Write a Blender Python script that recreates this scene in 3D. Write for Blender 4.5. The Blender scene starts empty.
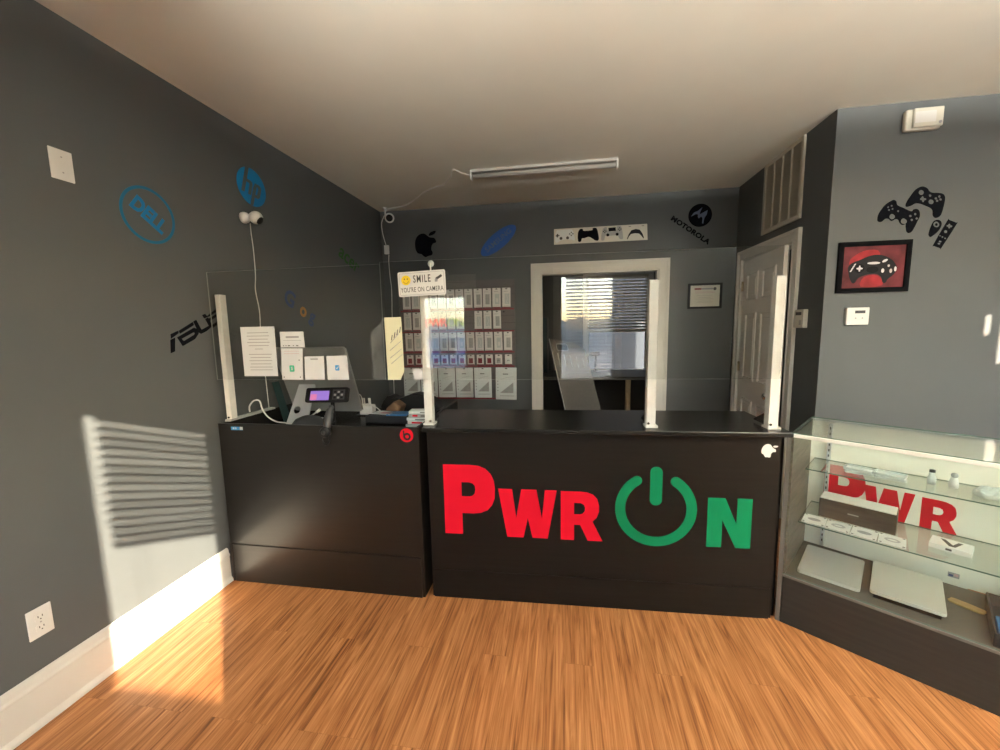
import bpy, bmesh, math, random
from mathutils import Matrix, Vector, Euler
random.seed(7)
C = bpy.context.scene.collection
PI = math.pi
XL, YB, ZC, XD, YS, XE, YF = -2.018, 4.358, 2.783, 1.645, 2.938, 4.2, -0.85

# ------------------------------------------------------------------ materials
MATS = {}
def lin(c):
    return tuple(((v/255.0)/12.92 if v/255.0 <= 0.04045 else ((v/255.0+0.055)/1.055)**2.4) for v in c)
def new_mat(name):
    m = bpy.data.materials.new(name); m.use_nodes = True
    MATS[name] = m
    nt = m.node_tree
    return m, nt, nt.nodes['Principled BSDF'], nt.nodes['Material Output']
def plain(name, col, rough=0.5, metal=0.0, spec=0.5, bump=0.0, scale=200.0, var=0.0, vscale=6.0):
    """procedural surface: colour with slight mottling and a fine noise bump"""
    m, nt, b, o = new_mat(name)
    b.inputs['Roughness'].default_value = rough
    b.inputs['Metallic'].default_value = metal
    b.inputs['Specular IOR Level'].default_value = spec
    tc = nt.nodes.new('ShaderNodeTexCoord')
    n = nt.nodes.new('ShaderNodeTexNoise'); n.inputs['Scale'].default_value = vscale; n.inputs['Detail'].default_value = 3
    nt.links.new(tc.outputs['Object'], n.inputs['Vector'])
    r = nt.nodes.new('ShaderNodeMapRange')
    r.inputs['From Min'].default_value = 0.3; r.inputs['From Max'].default_value = 0.7
    r.inputs['To Min'].default_value = 1.0 - var; r.inputs['To Max'].default_value = 1.0 + var
    nt.links.new(n.outputs['Fac'], r.inputs['Value'])
    mx = nt.nodes.new('ShaderNodeVectorMath'); mx.operation = 'SCALE'
    mx.inputs[0].default_value = col[:3]
    nt.links.new(r.outputs['Result'], mx.inputs['Scale'])
    nt.links.new(mx.outputs['Vector'], b.inputs['Base Color'])
    if bump > 0:
        n2 = nt.nodes.new('ShaderNodeTexNoise'); n2.inputs['Scale'].default_value = scale; n2.inputs['Detail'].default_value = 2
        nt.links.new(tc.outputs['Object'], n2.inputs['Vector'])
        bp = nt.nodes.new('ShaderNodeBump'); bp.inputs['Strength'].default_value = bump; bp.inputs['Distance'].default_value = 0.002
        nt.links.new(n2.outputs['Fac'], bp.inputs['Height'])
        nt.links.new(bp.outputs['Normal'], b.inputs['Normal'])
    return m
def thin_glass(name, tint=(0.97, 0.98, 0.97), ior=1.49, rough=0.0):
    m, nt, b, o = new_mat(name); nt.nodes.remove(b)
    t = nt.nodes.new('ShaderNodeBsdfTransparent'); t.inputs['Color'].default_value = (*tint, 1)
    g = nt.nodes.new('ShaderNodeBsdfGlossy'); g.inputs['Roughness'].default_value = rough
    f = nt.nodes.new('ShaderNodeFresnel'); f.inputs['IOR'].default_value = ior
    # same reflectance whether the ray meets the front or the back of the pane
    ge = nt.nodes.new('ShaderNodeNewGeometry'); mr = nt.nodes.new('ShaderNodeMapRange')
    mr.inputs['To Min'].default_value = ior; mr.inputs['To Max'].default_value = 1.0/ior
    nt.links.new(ge.outputs['Backfacing'], mr.inputs['Value']); nt.links.new(mr.outputs['Result'], f.inputs['IOR'])
    mx = nt.nodes.new('ShaderNodeMixShader')
    nt.links.new(f.outputs['Fac'], mx.inputs['Fac'])
    nt.links.new(t.outputs[0], mx.inputs[1]); nt.links.new(g.outputs[0], mx.inputs[2])
    nt.links.new(mx.outputs[0], o.inputs['Surface'])
    return m
def emit(name, col, s):
    m, nt, b, o = new_mat(name)
    b.inputs['Base Color'].default_value = (0.02, 0.02, 0.02, 1)
    b.inputs['Emission Color'].default_value = (*col, 1); b.inputs['Emission Strength'].default_value = s
    return m
def grain_mat(name, c1, c2, rough, axis_scale, spec=0.5, bump=0.1):
    """wood-grain laminate, grain stretched along one object axis"""
    m, nt, b, o = new_mat(name)
    tc = nt.nodes.new('ShaderNodeTexCoord'); mp = nt.nodes.new('ShaderNodeMapping')
    mp.inputs['Scale'].default_value = axis_scale
    n = nt.nodes.new('ShaderNodeTexNoise'); n.inputs['Scale'].default_value = 1.0; n.inputs['Detail'].default_value = 6; n.inputs['Distortion'].default_value = 0.4
    nt.links.new(tc.outputs['Object'], mp.inputs['Vector']); nt.links.new(mp.outputs['Vector'], n.inputs['Vector'])
    cr = nt.nodes.new('ShaderNodeValToRGB')
    cr.color_ramp.elements[0].position = 0.35; cr.color_ramp.elements[0].color = (*c1, 1)
    cr.color_ramp.elements[1].position = 0.65; cr.color_ramp.elements[1].color = (*c2, 1)
    nt.links.new(n.outputs['Fac'], cr.inputs['Fac']); nt.links.new(cr.outputs['Color'], b.inputs['Base Color'])
    b.inputs['Roughness'].default_value = rough; b.inputs['Specular IOR Level'].default_value = spec
    bp = nt.nodes.new('ShaderNodeBump'); bp.inputs['Strength'].default_value = bump; bp.inputs['Distance'].default_value = 0.001
    nt.links.new(n.outputs['Fac'], bp.inputs['Height']); nt.links.new(bp.outputs['Normal'], b.inputs['Normal'])
    return m
def floor_mat():
    m, nt, b, o = new_mat('floor_laminate')
    N = nt.nodes.new; L = nt.links.new
    tc = N('ShaderNodeTexCoord')
    mp = N('ShaderNodeMapping'); mp.inputs['Rotation'].default_value = (0, 0, PI/2)
    L(tc.outputs['Object'], mp.inputs['Vector'])
    br = N('ShaderNodeTexBrick'); br.offset = 0.37; br.offset_frequency = 3
    br.inputs['Scale'].default_value = 1.0; br.inputs['Brick Width'].default_value = 1.21; br.inputs['Row Height'].default_value = 0.125
    br.inputs['Mortar Size'].default_value = 0.0008; br.inputs['Mortar Smooth'].default_value = 0.1; br.inputs['Bias'].default_value = 0.0
    br.inputs['Color1'].default_value = (0, 0, 0, 1); br.inputs['Color2'].default_value = (1, 1, 1, 1); br.inputs['Mortar'].default_value = (0.5, 0.5, 0.5, 1)
    L(mp.outputs['Vector'], br.inputs['Vector'])
    sh = N('ShaderNodeVectorMath'); sh.operation = 'MULTIPLY_ADD'; sh.inputs[1].default_value = (7.3, 19.1, 3.7)
    L(br.outputs['Color'], sh.inputs[0]); L(tc.outputs['Object'], sh.inputs[2])
    m1 = N('ShaderNodeMapping'); m1.inputs['Scale'].default_value = (42, 1.9, 1)
    L(sh.outputs['Vector'], m1.inputs['Vector'])
    n1 = N('ShaderNodeTexNoise'); n1.inputs['Scale'].default_value = 1.0; n1.inputs['Detail'].default_value = 7; n1.inputs['Roughness'].default_value = 0.6; n1.inputs['Distortion'].default_value = 1.3
    L(m1.outputs['Vector'], n1.inputs['Vector'])
    m2 = N('ShaderNodeMapping'); m2.inputs['Scale'].default_value = (210, 4, 1)
    L(sh.outputs['Vector'], m2.inputs['Vector'])
    n2 = N('ShaderNodeTexNoise'); n2.inputs['Scale'].default_value = 1.0; n2.inputs['Detail'].default_value = 3
    L(m2.outputs['Vector'], n2.inputs['Vector'])
    ad = N('ShaderNodeMath'); ad.operation = 'MULTIPLY_ADD'; ad.inputs[1].default_value = 0.45
    L(n2.outputs['Fac'], ad.inputs[0]); L(n1.outputs['Fac'], ad.inputs[2])
    cr = N('ShaderNodeValToRGB'); e = cr.color_ramp.elements
    e[0].position = 0.48; e[0].color = (0.130, 0.044, 0.011, 1)
    e[1].position = 0.95; e[1].color = (0.56, 0.262, 0.105, 1)
    k = e.new(0.68); k.color = (0.335, 0.128, 0.043, 1)
    L(ad.outputs[0], cr.inputs['Fac'])
    tint = N('ShaderNodeMapRange'); tint.inputs['To Min'].default_value = 0.94; tint.inputs['To Max'].default_value = 1.06
    L(br.outputs['Color'], tint.inputs['Value'])
    sc = N('ShaderNodeVectorMath'); sc.operation = 'SCALE'
    L(cr.outputs['Color'], sc.inputs[0]); L(tint.outputs['Result'], sc.inputs['Scale'])
    mo = N('ShaderNodeMix'); mo.data_type = 'RGBA'; mo.inputs['B'].default_value = (0.12, 0.045, 0.015, 1)
    fm = N('ShaderNodeMath'); fm.operation = 'MULTIPLY'; fm.inputs[1].default_value = 0.35
    L(br.outputs['Fac'], fm.inputs[0]); L(fm.outputs[0], mo.inputs['Factor']); L(sc.outputs['Vector'], mo.inputs['A'])
    L(mo.outputs['Result'], b.inputs['Base Color'])
    b.inputs['Roughness'].default_value = 0.42; b.inputs['Specular IOR Level'].default_value = 0.3
    bp = N('ShaderNodeBump'); bp.inputs['Strength'].default_value = 0.08; bp.inputs['Distance'].default_value = 0.001
    L(ad.outputs[0], bp.inputs['Height']); L(bp.outputs['Normal'], b.inputs['Normal'])
    return m

plain('paint', (0.087, 0.093, 0.095), 0.6, spec=0.3, bump=0.12, scale=260, var=0.03, vscale=2)
plain('ceiling_paint', (0.77, 0.775, 0.70), 0.9, spec=0.1, bump=0.15, scale=180, var=0.02, vscale=3)
plain('trim_white', (0.64, 0.62, 0.57), 0.4, bump=0.03, var=0.02)
plain('door_white', (0.80, 0.77, 0.72), 0.45, bump=0.03, var=0.02)
floor_mat()
grain_mat('black_melamine', (0.0075, 0.006, 0.005), (0.0095, 0.0075, 0.0063), 0.42, (3, 3, 60), 0.16, 0.02)
grain_mat('desk_melamine', (0.0075, 0.006, 0.005), (0.0100, 0.0082, 0.007), 0.33, (3, 3, 60), 0.42, 0.02)
grain_mat('black_top', (0.009, 0.0088, 0.0085), (0.012, 0.0115, 0.011), 0.25, (3, 50, 50), 0.32, 0.01)
plain('black_base', (0.012, 0.010, 0.009), 0.4, spec=0.35)
plain('post_white', (0.68, 0.67, 0.63), 0.45, bump=0.05, scale=90, var=0.05, vscale=20)
plain('post_side', (0.42, 0.42, 0.40), 0.45)
thin_glass('acrylic', (0.97, 0.975, 0.97), 1.49)
plain('acrylic_edge', (0.22, 0.24, 0.23), 0.3)
thin_glass('case_glass', (0.93, 0.96, 0.945), 1.5)
plain('glass_edge', (0.10, 0.17, 0.14), 0.2)
thin_glass('window_glass', (0.95, 0.96, 0.96), 1.5)
plain('paper', (0.64, 0.65, 0.66), 0.7, var=0.01)
plain('paper_cream', (0.74, 0.71, 0.48), 0.7, var=0.02)
plain('ink_grey', (0.30, 0.30, 0.31), 0.7)
plain('ink_dark', (0.06, 0.06, 0.06), 0.7)
plain('ink_pink', (0.55, 0.33, 0.36), 0.7)
plain('sticker_green', (0.05, 0.50, 0.28), 0.5)
plain('sticker_blue', (0.06, 0.30, 0.62), 0.5)
plain('logo_red', (0.60, 0.006, 0.022), 0.6, spec=0.1)
plain('logo_green', (0.003, 0.155, 0.062), 0.6, spec=0.1)
plain('case_red', (0.60, 0.006, 0.022), 0.45, spec=0.3)
plain('decal_black', (0.004, 0.0045, 0.007), 0.85, spec=0.05)
plain('decal_blue', (0.004, 0.17, 0.42), 0.5, spec=0.2)
plain('decal_teal', (0.006, 0.13, 0.26), 0.5, spec=0.2)
plain('decal_royal', (0.022, 0.085, 0.31), 0.5, spec=0.2)
plain('decal_pale', (0.10, 0.125, 0.20), 0.5, spec=0.2)
plain('decal_navy', (0.045, 0.075, 0.19), 0.5, spec=0.2)
plain('decal_orange', (0.40, 0.19, 0.05), 0.5, spec=0.2)
plain('decal_green', (0.025, 0.11, 0.018), 0.5, spec=0.2)
plain('white_plastic', (0.68, 0.675, 0.65), 0.35, var=0.01)
plain('grey_plastic', (0.36, 0.36, 0.35), 0.4)
plain('cream_plastic', (0.60, 0.58, 0.50), 0.4)
plain('black_plastic', (0.009, 0.009, 0.010), 0.4, spec=0.2)
plain('dark_plastic', (0.03, 0.031, 0.033), 0.45)
plain('slot_dark', (0.02, 0.02, 0.02), 0.6)
plain('aluminium', (0.62, 0.64, 0.66), 0.36, 0.5)
plain('silver_panel', (0.34, 0.35, 0.35), 0.38, 0.55)
plain('taupe', (0.12, 0.112, 0.10), 0.45)
plain('chrome', (0.75, 0.75, 0.74), 0.15, 1.0)
plain('brass', (0.45, 0.36, 0.22), 0.35, 0.9)
plain('board_grey', (0.115, 0.105, 0.108), 0.6, spec=0.3)
plain('package_white', (0.72, 0.71, 0.69), 0.45, var=0.02, vscale=30)
plain('package_pale', (0.66, 0.70, 0.70), 0.4, var=0.02, vscale=30)
plain('package_grey', (0.36, 0.36, 0.36), 0.4, var=0.1, vscale=40)
plain('package_dark', (0.10, 0.10, 0.11), 0.4)
plain('package_red', (0.20, 0.012, 0.025), 0.45)
plain('picture_red', (0.095, 0.014, 0.018), 0.6, spec=0.2, var=0.45, vscale=9)
plain('picture_glow', (0.24, 0.014, 0.018), 0.6, spec=0.2, var=0.3, vscale=12)
plain('pad_grey', (0.016, 0.016, 0.018), 0.6, spec=0.1)
plain('frame_black', (0.005, 0.005, 0.006), 0.8, spec=0.05)
plain('pad_dark', (0.006, 0.006, 0.007), 0.6, spec=0.1)
plain('pad_light', (0.50, 0.50, 0.52), 0.3)
plain('smiley_yellow', (0.90, 0.66, 0.01), 0.5)
plain('case_white', (0.80, 0.78, 0.70), 0.5, var=0.01)
plain('case_side_blue', (0.62, 0.68, 0.74), 0.5)
grain_mat('case_dark', (0.026, 0.023, 0.020), (0.033, 0.029, 0.025), 0.5, (4, 4, 60), 0.2, 0.02)
grain_mat('case_side', (0.075, 0.068, 0.058), (0.165, 0.148, 0.122), 0.35, (5, 5, 40), 0.5, 0.05)
plain('case_carpet', (0.135, 0.125, 0.112), 0.85, spec=0.1, bump=0.3, scale=500)
plain('laptop_silver', (0.66, 0.64, 0.60), 0.3, 0.4)
grain_mat('box_brown', (0.034, 0.027, 0.022), (0.060, 0.049, 0.041), 0.4, (6, 60, 60), 0.25, 0.03)
plain('wood_tag', (0.44, 0.29, 0.13), 0.6, var=0.1, vscale=60)
plain('blue_plastic', (0.02, 0.16, 0.42), 0.35)
plain('clear_grey', (0.55, 0.60, 0.60), 0.25)
plain('teal_fabric', (0.006, 0.03, 0.032), 0.7)
plain('leather', (0.14, 0.075, 0.038), 0.6, var=0.2, vscale=40)
plain('vent_cream', (0.52, 0.48, 0.40), 0.5)
plain('vent_shadow', (0.52, 0.47, 0.38), 0.7)
def translucent(name, col, k):
    m = plain(name, col, 0.5); nt = m.node_tree; b = nt.nodes['Principled BSDF']; o = nt.nodes['Material Output']
    t = nt.nodes.new('ShaderNodeBsdfTranslucent'); t.inputs['Color'].default_value = (*col, 1)
    mx = nt.nodes.new('ShaderNodeMixShader'); mx.inputs['Fac'].default_value = k
    nt.links.new(b.outputs[0], mx.inputs[1]); nt.links.new(t.outputs[0], mx.inputs[2]); nt.links.new(mx.outputs[0], o.inputs['Surface'])
translucent('blind_slat', (0.82, 0.82, 0.80), 0.45)
plain('blind_tan', (0.50, 0.43, 0.33), 0.5)
plain('leaning_panel', (0.065, 0.054, 0.043), 0.55, var=0.08, vscale=30)
plain('bench_dark', (0.035, 0.032, 0.03), 0.6)
plain('wood_post', (0.42, 0.31, 0.17), 0.6, var=0.1, vscale=20)
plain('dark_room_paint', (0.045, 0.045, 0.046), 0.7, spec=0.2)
plain('concrete', (0.50, 0.47, 0.42), 0.9, var=0.08, vscale=1.5)
plain('blue_siding', (0.10, 0.24, 0.52), 0.8, var=0.05)
plain('sun_block_brick', (0.36, 0.22, 0.16), 0.9, var=0.12, vscale=4)
plain('sky_block_grey', (0.035, 0.043, 0.058), 0.9, var=0.1)
plain('leaf_out', (0.66, 0.61, 0.54), 0.9, var=0.5, vscale=2)
plain('lamp_white', (0.36, 0.345, 0.32), 0.6, spec=0.2)
emit('screen_purple', (0.36, 0.20, 0.70), 0.30)
emit('screen_pink', (0.85, 0.22, 0.42), 0.30)
emit('neon_red', (1.0, 0.05, 0.012), 4.5)
emit('neon_green', (0.45, 0.62, 0.03), 3.0)
emit('case_led', (1.0, 0.93, 0.76), 3.0)

# ------------------------------------------------------------------ builders
W = {}
def I(): return Matrix.Identity(4)
def frame(o, x, y):
    x = Vector(x).normalized(); y = Vector(y).normalized(); z = x.cross(y)
    m = Matrix((( x.x, y.x, z.x, o[0]), (x.y, y.y, z.y, o[1]), (x.z, y.z, z.z, o[2]), (0, 0, 0, 1)))
    return m
def T_(x, y, z): return Matrix.Translation((x, y, z))
def RZ(a): return Matrix.Rotation(a, 4, 'Z')
def RX(a): return Matrix.Rotation(a, 4, 'X')
def RY(a): return Matrix.Rotation(a, 4, 'Y')
def WL(u, v, d=0.0, rot=0.0): return frame((XL + d, u, v), (0, 1, 0), (0, 0, 1)) @ RZ(rot)
def WB(u, v, d=0.0, rot=0.0): return frame((u, YB - d, v), (1, 0, 0), (0, 0, 1)) @ RZ(rot)
def WS(u, v, d=0.0, rot=0.0): return frame((u, YS - d, v), (1, 0, 0), (0, 0, 1)) @ RZ(rot)
def WD(y, v, d=0.0, rot=0.0): return frame((XD - d, y, v), (0, -1, 0), (0, 0, 1)) @ RZ(rot)

def root(name, label, cat, M, group=None, kind=None):
    o = bpy.data.objects.new(name, None); C.objects.link(o)
    o.empty_display_size = 0.05
    o.matrix_world = M; W[o.name] = M.copy()
    if kind: o['kind'] = kind
    else:
        o['label'] = label; o['category'] = cat
    if group: o['group'] = group
    return o
def tag(o, label, cat, group=None):
    o['label'] = label; o['category'] = cat
    if group: o['group'] = group
    return o

class MB:
    def __init__(s): s.bm = bmesh.new(); s.mats = []
    def mi(s, m):
        if m not in s.mats: s.mats.append(m)
        return s.mats.index(m)
    def add(s, bm2, mat, M=None, smooth=False):
        i = s.mi(mat)
        if M is not None: bm2.transform(M)
        for f in bm2.faces: f.material_index = i; f.smooth = smooth
        me = bpy.data.meshes.new('tmp'); bm2.to_mesh(me); bm2.free()
        s.bm.from_mesh(me); bpy.data.meshes.remove(me)
        return s
    def box(s, x0, y0, z0, x1, y1, z1, mat, bev=0.0, M=None, seg=2):
        b = bmesh.new(); bmesh.ops.create_cube(b, size=1.0)
        b.transform(T_((x0+x1)/2, (y0+y1)/2, (z0+z1)/2) @ Matrix.Diagonal((abs(x1-x0), abs(y1-y0), abs(z1-z0), 1)))
        if bev > 0: bmesh.ops.bevel(b, geom=b.edges[:], offset=bev, segments=seg, affect='EDGES', profile=0.5)
        return s.add(b, mat, M, smooth=False)
    def cyl(s, p0, p1, r0, mat, r1=None, seg=16, M=None):
        p0 = Vector(p0); p1 = Vector(p1); d = p1 - p0
        b = bmesh.new()
        bmesh.ops.create_cone(b, cap_ends=True, segments=seg, radius1=r0, radius2=(r0 if r1 is None else r1), depth=d.length)
        b.transform(T_(*((p0+p1)/2)) @ d.to_track_quat('Z', 'Y').to_matrix().to_4x4())
        i = s.mi(mat)
        for f in b.faces: f.smooth = len(f.verts) == 4
        if M is not None: b.transform(M)
        for f in b.faces: f.material_index = i
        me = bpy.data.meshes.new('tmp'); b.to_mesh(me); b.free(); s.bm.from_mesh(me); bpy.data.meshes.remove(me)
        return s
    def ball(s, c, r, mat, sc=(1, 1, 1), M=None, seg=20):
        b = bmesh.new(); bmesh.ops.create_uvsphere(b, u_segments=seg, v_segments=seg//2+2, radius=r)
        b.transform(T_(*c) @ Matrix.Diagonal((*sc, 1)))
        return s.add(b, mat, M, smooth=True)
    def tube(s, pts, r, mat, seg=8, M=None, smooth_n=4):
        P = [Vector(p) for p in pts]
        if smooth_n > 1 and len(P) > 2:
            Q = []
            for k in range(len(P)-1):
                a = P[max(k-1, 0)]; b_ = P[k]; c = P[k+1]; d = P[min(k+2, len(P)-1)]
                for j in range(smooth_n):
                    t = j/smooth_n
                    Q.append(0.5*((2*b_) + (c-a)*t + (2*a-5*b_+4*c-d)*t*t + (3*b_-a-3*c+d)*t**3))
            Q.append(P[-1]); P = Q
        b = bmesh.new(); rings = []
        t0 = (P[1]-P[0]).normalized()
        nrm = t0.orthogonal().normalized()
        for k, p in enumerate(P):
            t = (P[min(k+1, len(P)-1)] - P[max(k-1, 0)]).normalized()
            nrm = (nrm - t*nrm.dot(t)).normalized(); bn = t.cross(nrm)
            rr = r[k*len(r)//len(P)] if isinstance(r, (list, tuple)) else r
            rings.append([b.verts.new(p + rr*(math.cos(2*PI*j/seg)*nrm + math.sin(2*PI*j/seg)*bn)) for j in range(seg)])
        for k in range(len(rings)-1):
            for j in range(seg):
                b.faces.new((rings[k][j], rings[k][(j+1) % seg], rings[k+1][(j+1) % seg], rings[k+1][j]))
        b.faces.new(list(reversed(rings[0]))); b.faces.new(rings[-1])
        bmesh.ops.recalc_face_normals(b, faces=b.faces[:])
        return s.add(b, mat, M, smooth=True)
    def prism(s, loop, d0, d1, mat, M=None, bev=0.0):
        """loop in local xy, extruded along local z"""
        b = bmesh.new()
        f = b.faces.new([b.verts.new((x, y, d0)) for x, y in loop])
        r = bmesh.ops.extrude_face_region(b, geom=[f])
        bmesh.ops.translate(b, verts=[v for v in r['geom'] if isinstance(v, bmesh.types.BMVert)], vec=(0, 0, d1-d0))
        bmesh.ops.recalc_face_normals(b, faces=b.faces[:])
        if bev > 0: bmesh.ops.bevel(b, geom=b.edges[:], offset=bev, segments=2, affect='EDGES', profile=0.5)
        return s.add(b, mat, M)
    def lathe(s, prof, mat, M=None, seg=24):
        b = bmesh.new(); rings = []
        for r, z in prof:
            rings.append([b.verts.new((max(r, 1e-5)*math.cos(2*PI*j/seg), max(r, 1e-5)*math.sin(2*PI*j/seg), z)) for j in range(seg)])
        for k in range(len(rings)-1):
            for j in range(seg):
                b.faces.new((rings[k][j], rings[k][(j+1) % seg], rings[k+1][(j+1) % seg], rings[k+1][j]))
        b.faces.new(list(reversed(rings[0]))); b.faces.new(rings[-1])
        bmesh.ops.recalc_face_normals(b, faces=b.faces[:])
        return s.add(b, mat, M, smooth=True)
    def flat(s, loops, depth, mat, M=None):
        """2-D loops (even-odd holes) extruded 'depth' out of the local xy plane"""
        me = shape_mesh(loops, depth)
        b = bmesh.new(); b.from_mesh(me); bpy.data.meshes.remove(me)
        return s.add(b, mat, M)
    def text(s, body, size, mat, M=None, depth=0.001, bold=0.0, align='CENTER', sx=1.0, shear=0.0, spacing=1.0):
        cu = bpy.data.curves.new('t', 'FONT'); cu.body = body; cu.size = size; cu.extrude = depth/2; cu.offset = bold
        cu.align_x = align; cu.align_y = 'CENTER'; cu.shear = shear; cu.space_character = spacing; cu.resolution_u = 3
        o = bpy.data.objects.new('t', cu); C.objects.link(o)
        dg = bpy.context.evaluated_depsgraph_get()
        me = bpy.data.meshes.new_from_object(o.evaluated_get(dg)); me.transform(T_(0, 0, depth/2) @ Matrix.Diagonal((sx, 1, 1, 1)))
        bpy.data.objects.remove(o); bpy.data.curves.remove(cu)
        b = bmesh.new(); b.from_mesh(me); bpy.data.meshes.remove(me)
        return s.add(b, mat, M)
    def build(s, name, parent=None, kind=None, label=None, keep=False, origin=None):
        me = bpy.data.meshes.new(name); 
        for m in s.mats: me.materials.append(MATS[m])
        s.bm.to_mesh(me); s.bm.free()
        o = bpy.data.objects.new(name, me); C.objects.link(o)
        if parent is not None:
            PW = W[parent.name]; me.transform(PW.inverted()); o.parent = parent; W[o.name] = PW
        else:
            vs = [v.co for v in me.vertices]
            if origin is None:
                lo = Vector((min(v.x for v in vs), min(v.y for v in vs), min(v.z for v in vs)))
                hi = Vector((max(v.x for v in vs), max(v.y for v in vs), max(v.z for v in vs)))
                origin = Vector(((lo.x+hi.x)/2, (lo.y+hi.y)/2, lo.z))
            M = Matrix.Translation(origin); me.transform(M.inverted()); o.matrix_world = M; W[o.name] = M
        if kind: o['kind'] = kind
        if label: o['label'] = label
        return o
def shape_mesh(loops, depth):
    cu = bpy.data.curves.new('c', 'CURVE'); cu.dimensions = '2D'; cu.fill_mode = 'BOTH'; cu.extrude = depth/2
    for lp in loops:
        sp = cu.splines.new('POLY'); sp.points.add(len(lp)-1)
        for p, (x, y) in zip(sp.points, lp): p.co = (x, y, 0, 1)
        sp.use_cyclic_u = True
    o = bpy.data.objects.new('c', cu); C.objects.link(o)
    dg = bpy.context.evaluated_depsgraph_get()
    me = bpy.data.meshes.new_from_object(o.evaluated_get(dg)); me.transform(T_(0, 0, depth/2))
    bpy.data.objects.remove(o); bpy.data.curves.remove(cu)
    return me
def circle(cx, cy, r, n=40, ry=None, rot=0.0):
    ry = r if ry is None else ry
    out = []
    for k in range(n):
        a = 2*PI*k/n; x = r*math.cos(a); y = ry*math.sin(a)
        out.append((cx + x*math.cos(rot) - y*math.sin(rot), cy + x*math.sin(rot) + y*math.cos(rot)))
    return out
def rrect(x0, y0, x1, y1, r, n=5):
    out = []
    for cx, cy, a0 in ((x1-r, y1-r, 0), (x0+r, y1-r, PI/2), (x0+r, y0+r, PI), (x1-r, y0+r, 1.5*PI)):
        for k in range(n+1):
            a = a0 + PI/2*k/n; out.append((cx + r*math.cos(a), cy + r*math.sin(a)))
    return out
def rect(x0, y0, x1, y1): return [(x0, y0), (x1, y0), (x1, y1), (x0, y1)]
def sm(loop, n=3):
    """Catmull-Rom rounding of a closed traced outline"""
    out = []; N = len(loop)
    for k in range(N):
        a, b, c, d = (Vector(loop[(k+j) % N]) for j in (-1, 0, 1, 2))
        for j in range(n):
            t = j/n
            p = 0.5*((2*b) + (c-a)*t + (2*a-5*b+4*c-d)*t*t + (3*b-a-3*c+d)*t**3)
            out.append((p.x, p.y))
    return out
def off(loops, cx, cy, s=1.0): return [[((x-cx)*s, (y-cy)*s) for x, y in lp] for lp in loops]
def wall_slab(name, M, outer, holes, thick, mat, kind='structure'):
    """wall plane in local xy, thickness going to local -z (behind the face)"""
    b = MB(); b.flat([outer] + holes, thick, mat, M @ T_(0, 0, -thick)); return b.build(name, kind=kind)
T = {}
T['ctrl_a']=[[(1.91,2.113),(1.912,2.142),(1.929,2.176),(1.949,2.203),(1.974,2.22),(1.99,2.226),(2.005,2.216),(2.012,2.194),(2.045,2.176),(2.089,2.152),(2.101,2.163),(2.12,2.164),(2.134,2.149),(2.138,2.121),(2.13,2.097),(2.116,2.058),(2.103,2.031),(2.087,2.024),(2.074,2.034),(2.067,2.065),(2.067,2.078),(2.048,2.074),(2.032,2.088),(2.024,2.106),(2.009,2.111),(1.988,2.101),(1.97,2.115),(1.953,2.116),(1.935,2.1),(1.917,2.101)],[(1.958,2.184),(1.962,2.19),(1.967,2.188),(1.967,2.182),(1.962,2.179)],[(1.976,2.191),(1.98,2.197),(1.986,2.195),(1.986,2.188),(1.98,2.187)],[(1.963,2.168),(1.968,2.173),(1.974,2.171),(1.974,2.164),(1.968,2.163)],[(1.982,2.172),(1.987,2.178),(1.992,2.176),(1.992,2.169),(1.987,2.168)],[(1.975,2.129),(1.979,2.14),(1.99,2.143),(2.001,2.135),(2.005,2.124),(1.999,2.114),(1.988,2.111),(1.978,2.118)],[(2.039,2.097),(2.043,2.109),(2.053,2.113),(2.065,2.106),(2.072,2.093),(2.066,2.081),(2.054,2.08),(2.043,2.086)],[(2.014,2.16),(2.019,2.164),(2.024,2.16),(2.023,2.153),(2.016,2.153)],[(2.08,2.126),(2.086,2.132),(2.094,2.127),(2.093,2.12),(2.085,2.119)],[(2.106,2.136),(2.111,2.142),(2.118,2.137),(2.117,2.129),(2.11,2.128)],[(2.09,2.103),(2.096,2.108),(2.103,2.104),(2.102,2.096),(2.095,2.095)],[(2.116,2.11),(2.122,2.115),(2.128,2.111),(2.128,2.104),(2.12,2.102)]]
T['ctrl_b']=[[(2.056,2.186),(2.06,2.21),(2.078,2.244),(2.097,2.274),(2.118,2.29),(2.14,2.294),(2.163,2.282),(2.176,2.263),(2.194,2.254),(2.216,2.252),(2.241,2.247),(2.257,2.234),(2.262,2.211),(2.258,2.166),(2.25,2.125),(2.236,2.108),(2.217,2.107),(2.205,2.124),(2.203,2.145),(2.192,2.164),(2.163,2.18),(2.133,2.194),(2.107,2.197),(2.089,2.187),(2.067,2.18)],[(2.119,2.26),(2.123,2.271),(2.132,2.274),(2.143,2.268),(2.147,2.258),(2.143,2.248),(2.133,2.245),(2.124,2.25)],[(2.13,2.223),(2.136,2.23),(2.14,2.238),(2.147,2.235),(2.15,2.227),(2.163,2.222),(2.161,2.214),(2.154,2.212),(2.151,2.202),(2.143,2.205),(2.14,2.214),(2.132,2.216)],[(2.176,2.203),(2.18,2.213),(2.189,2.215),(2.2,2.209),(2.204,2.199),(2.199,2.189),(2.189,2.188),(2.18,2.193)],[(2.174,2.241),(2.18,2.246),(2.188,2.24),(2.187,2.232),(2.179,2.231)],[(2.206,2.221),(2.212,2.227),(2.219,2.223),(2.219,2.214),(2.211,2.213)],[(2.224,2.231),(2.229,2.237),(2.236,2.233),(2.236,2.224),(2.228,2.223)],[(2.214,2.206),(2.219,2.212),(2.227,2.208),(2.226,2.2),(2.219,2.199)],[(2.231,2.214),(2.236,2.219),(2.244,2.215),(2.244,2.207),(2.236,2.206)]]
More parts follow.
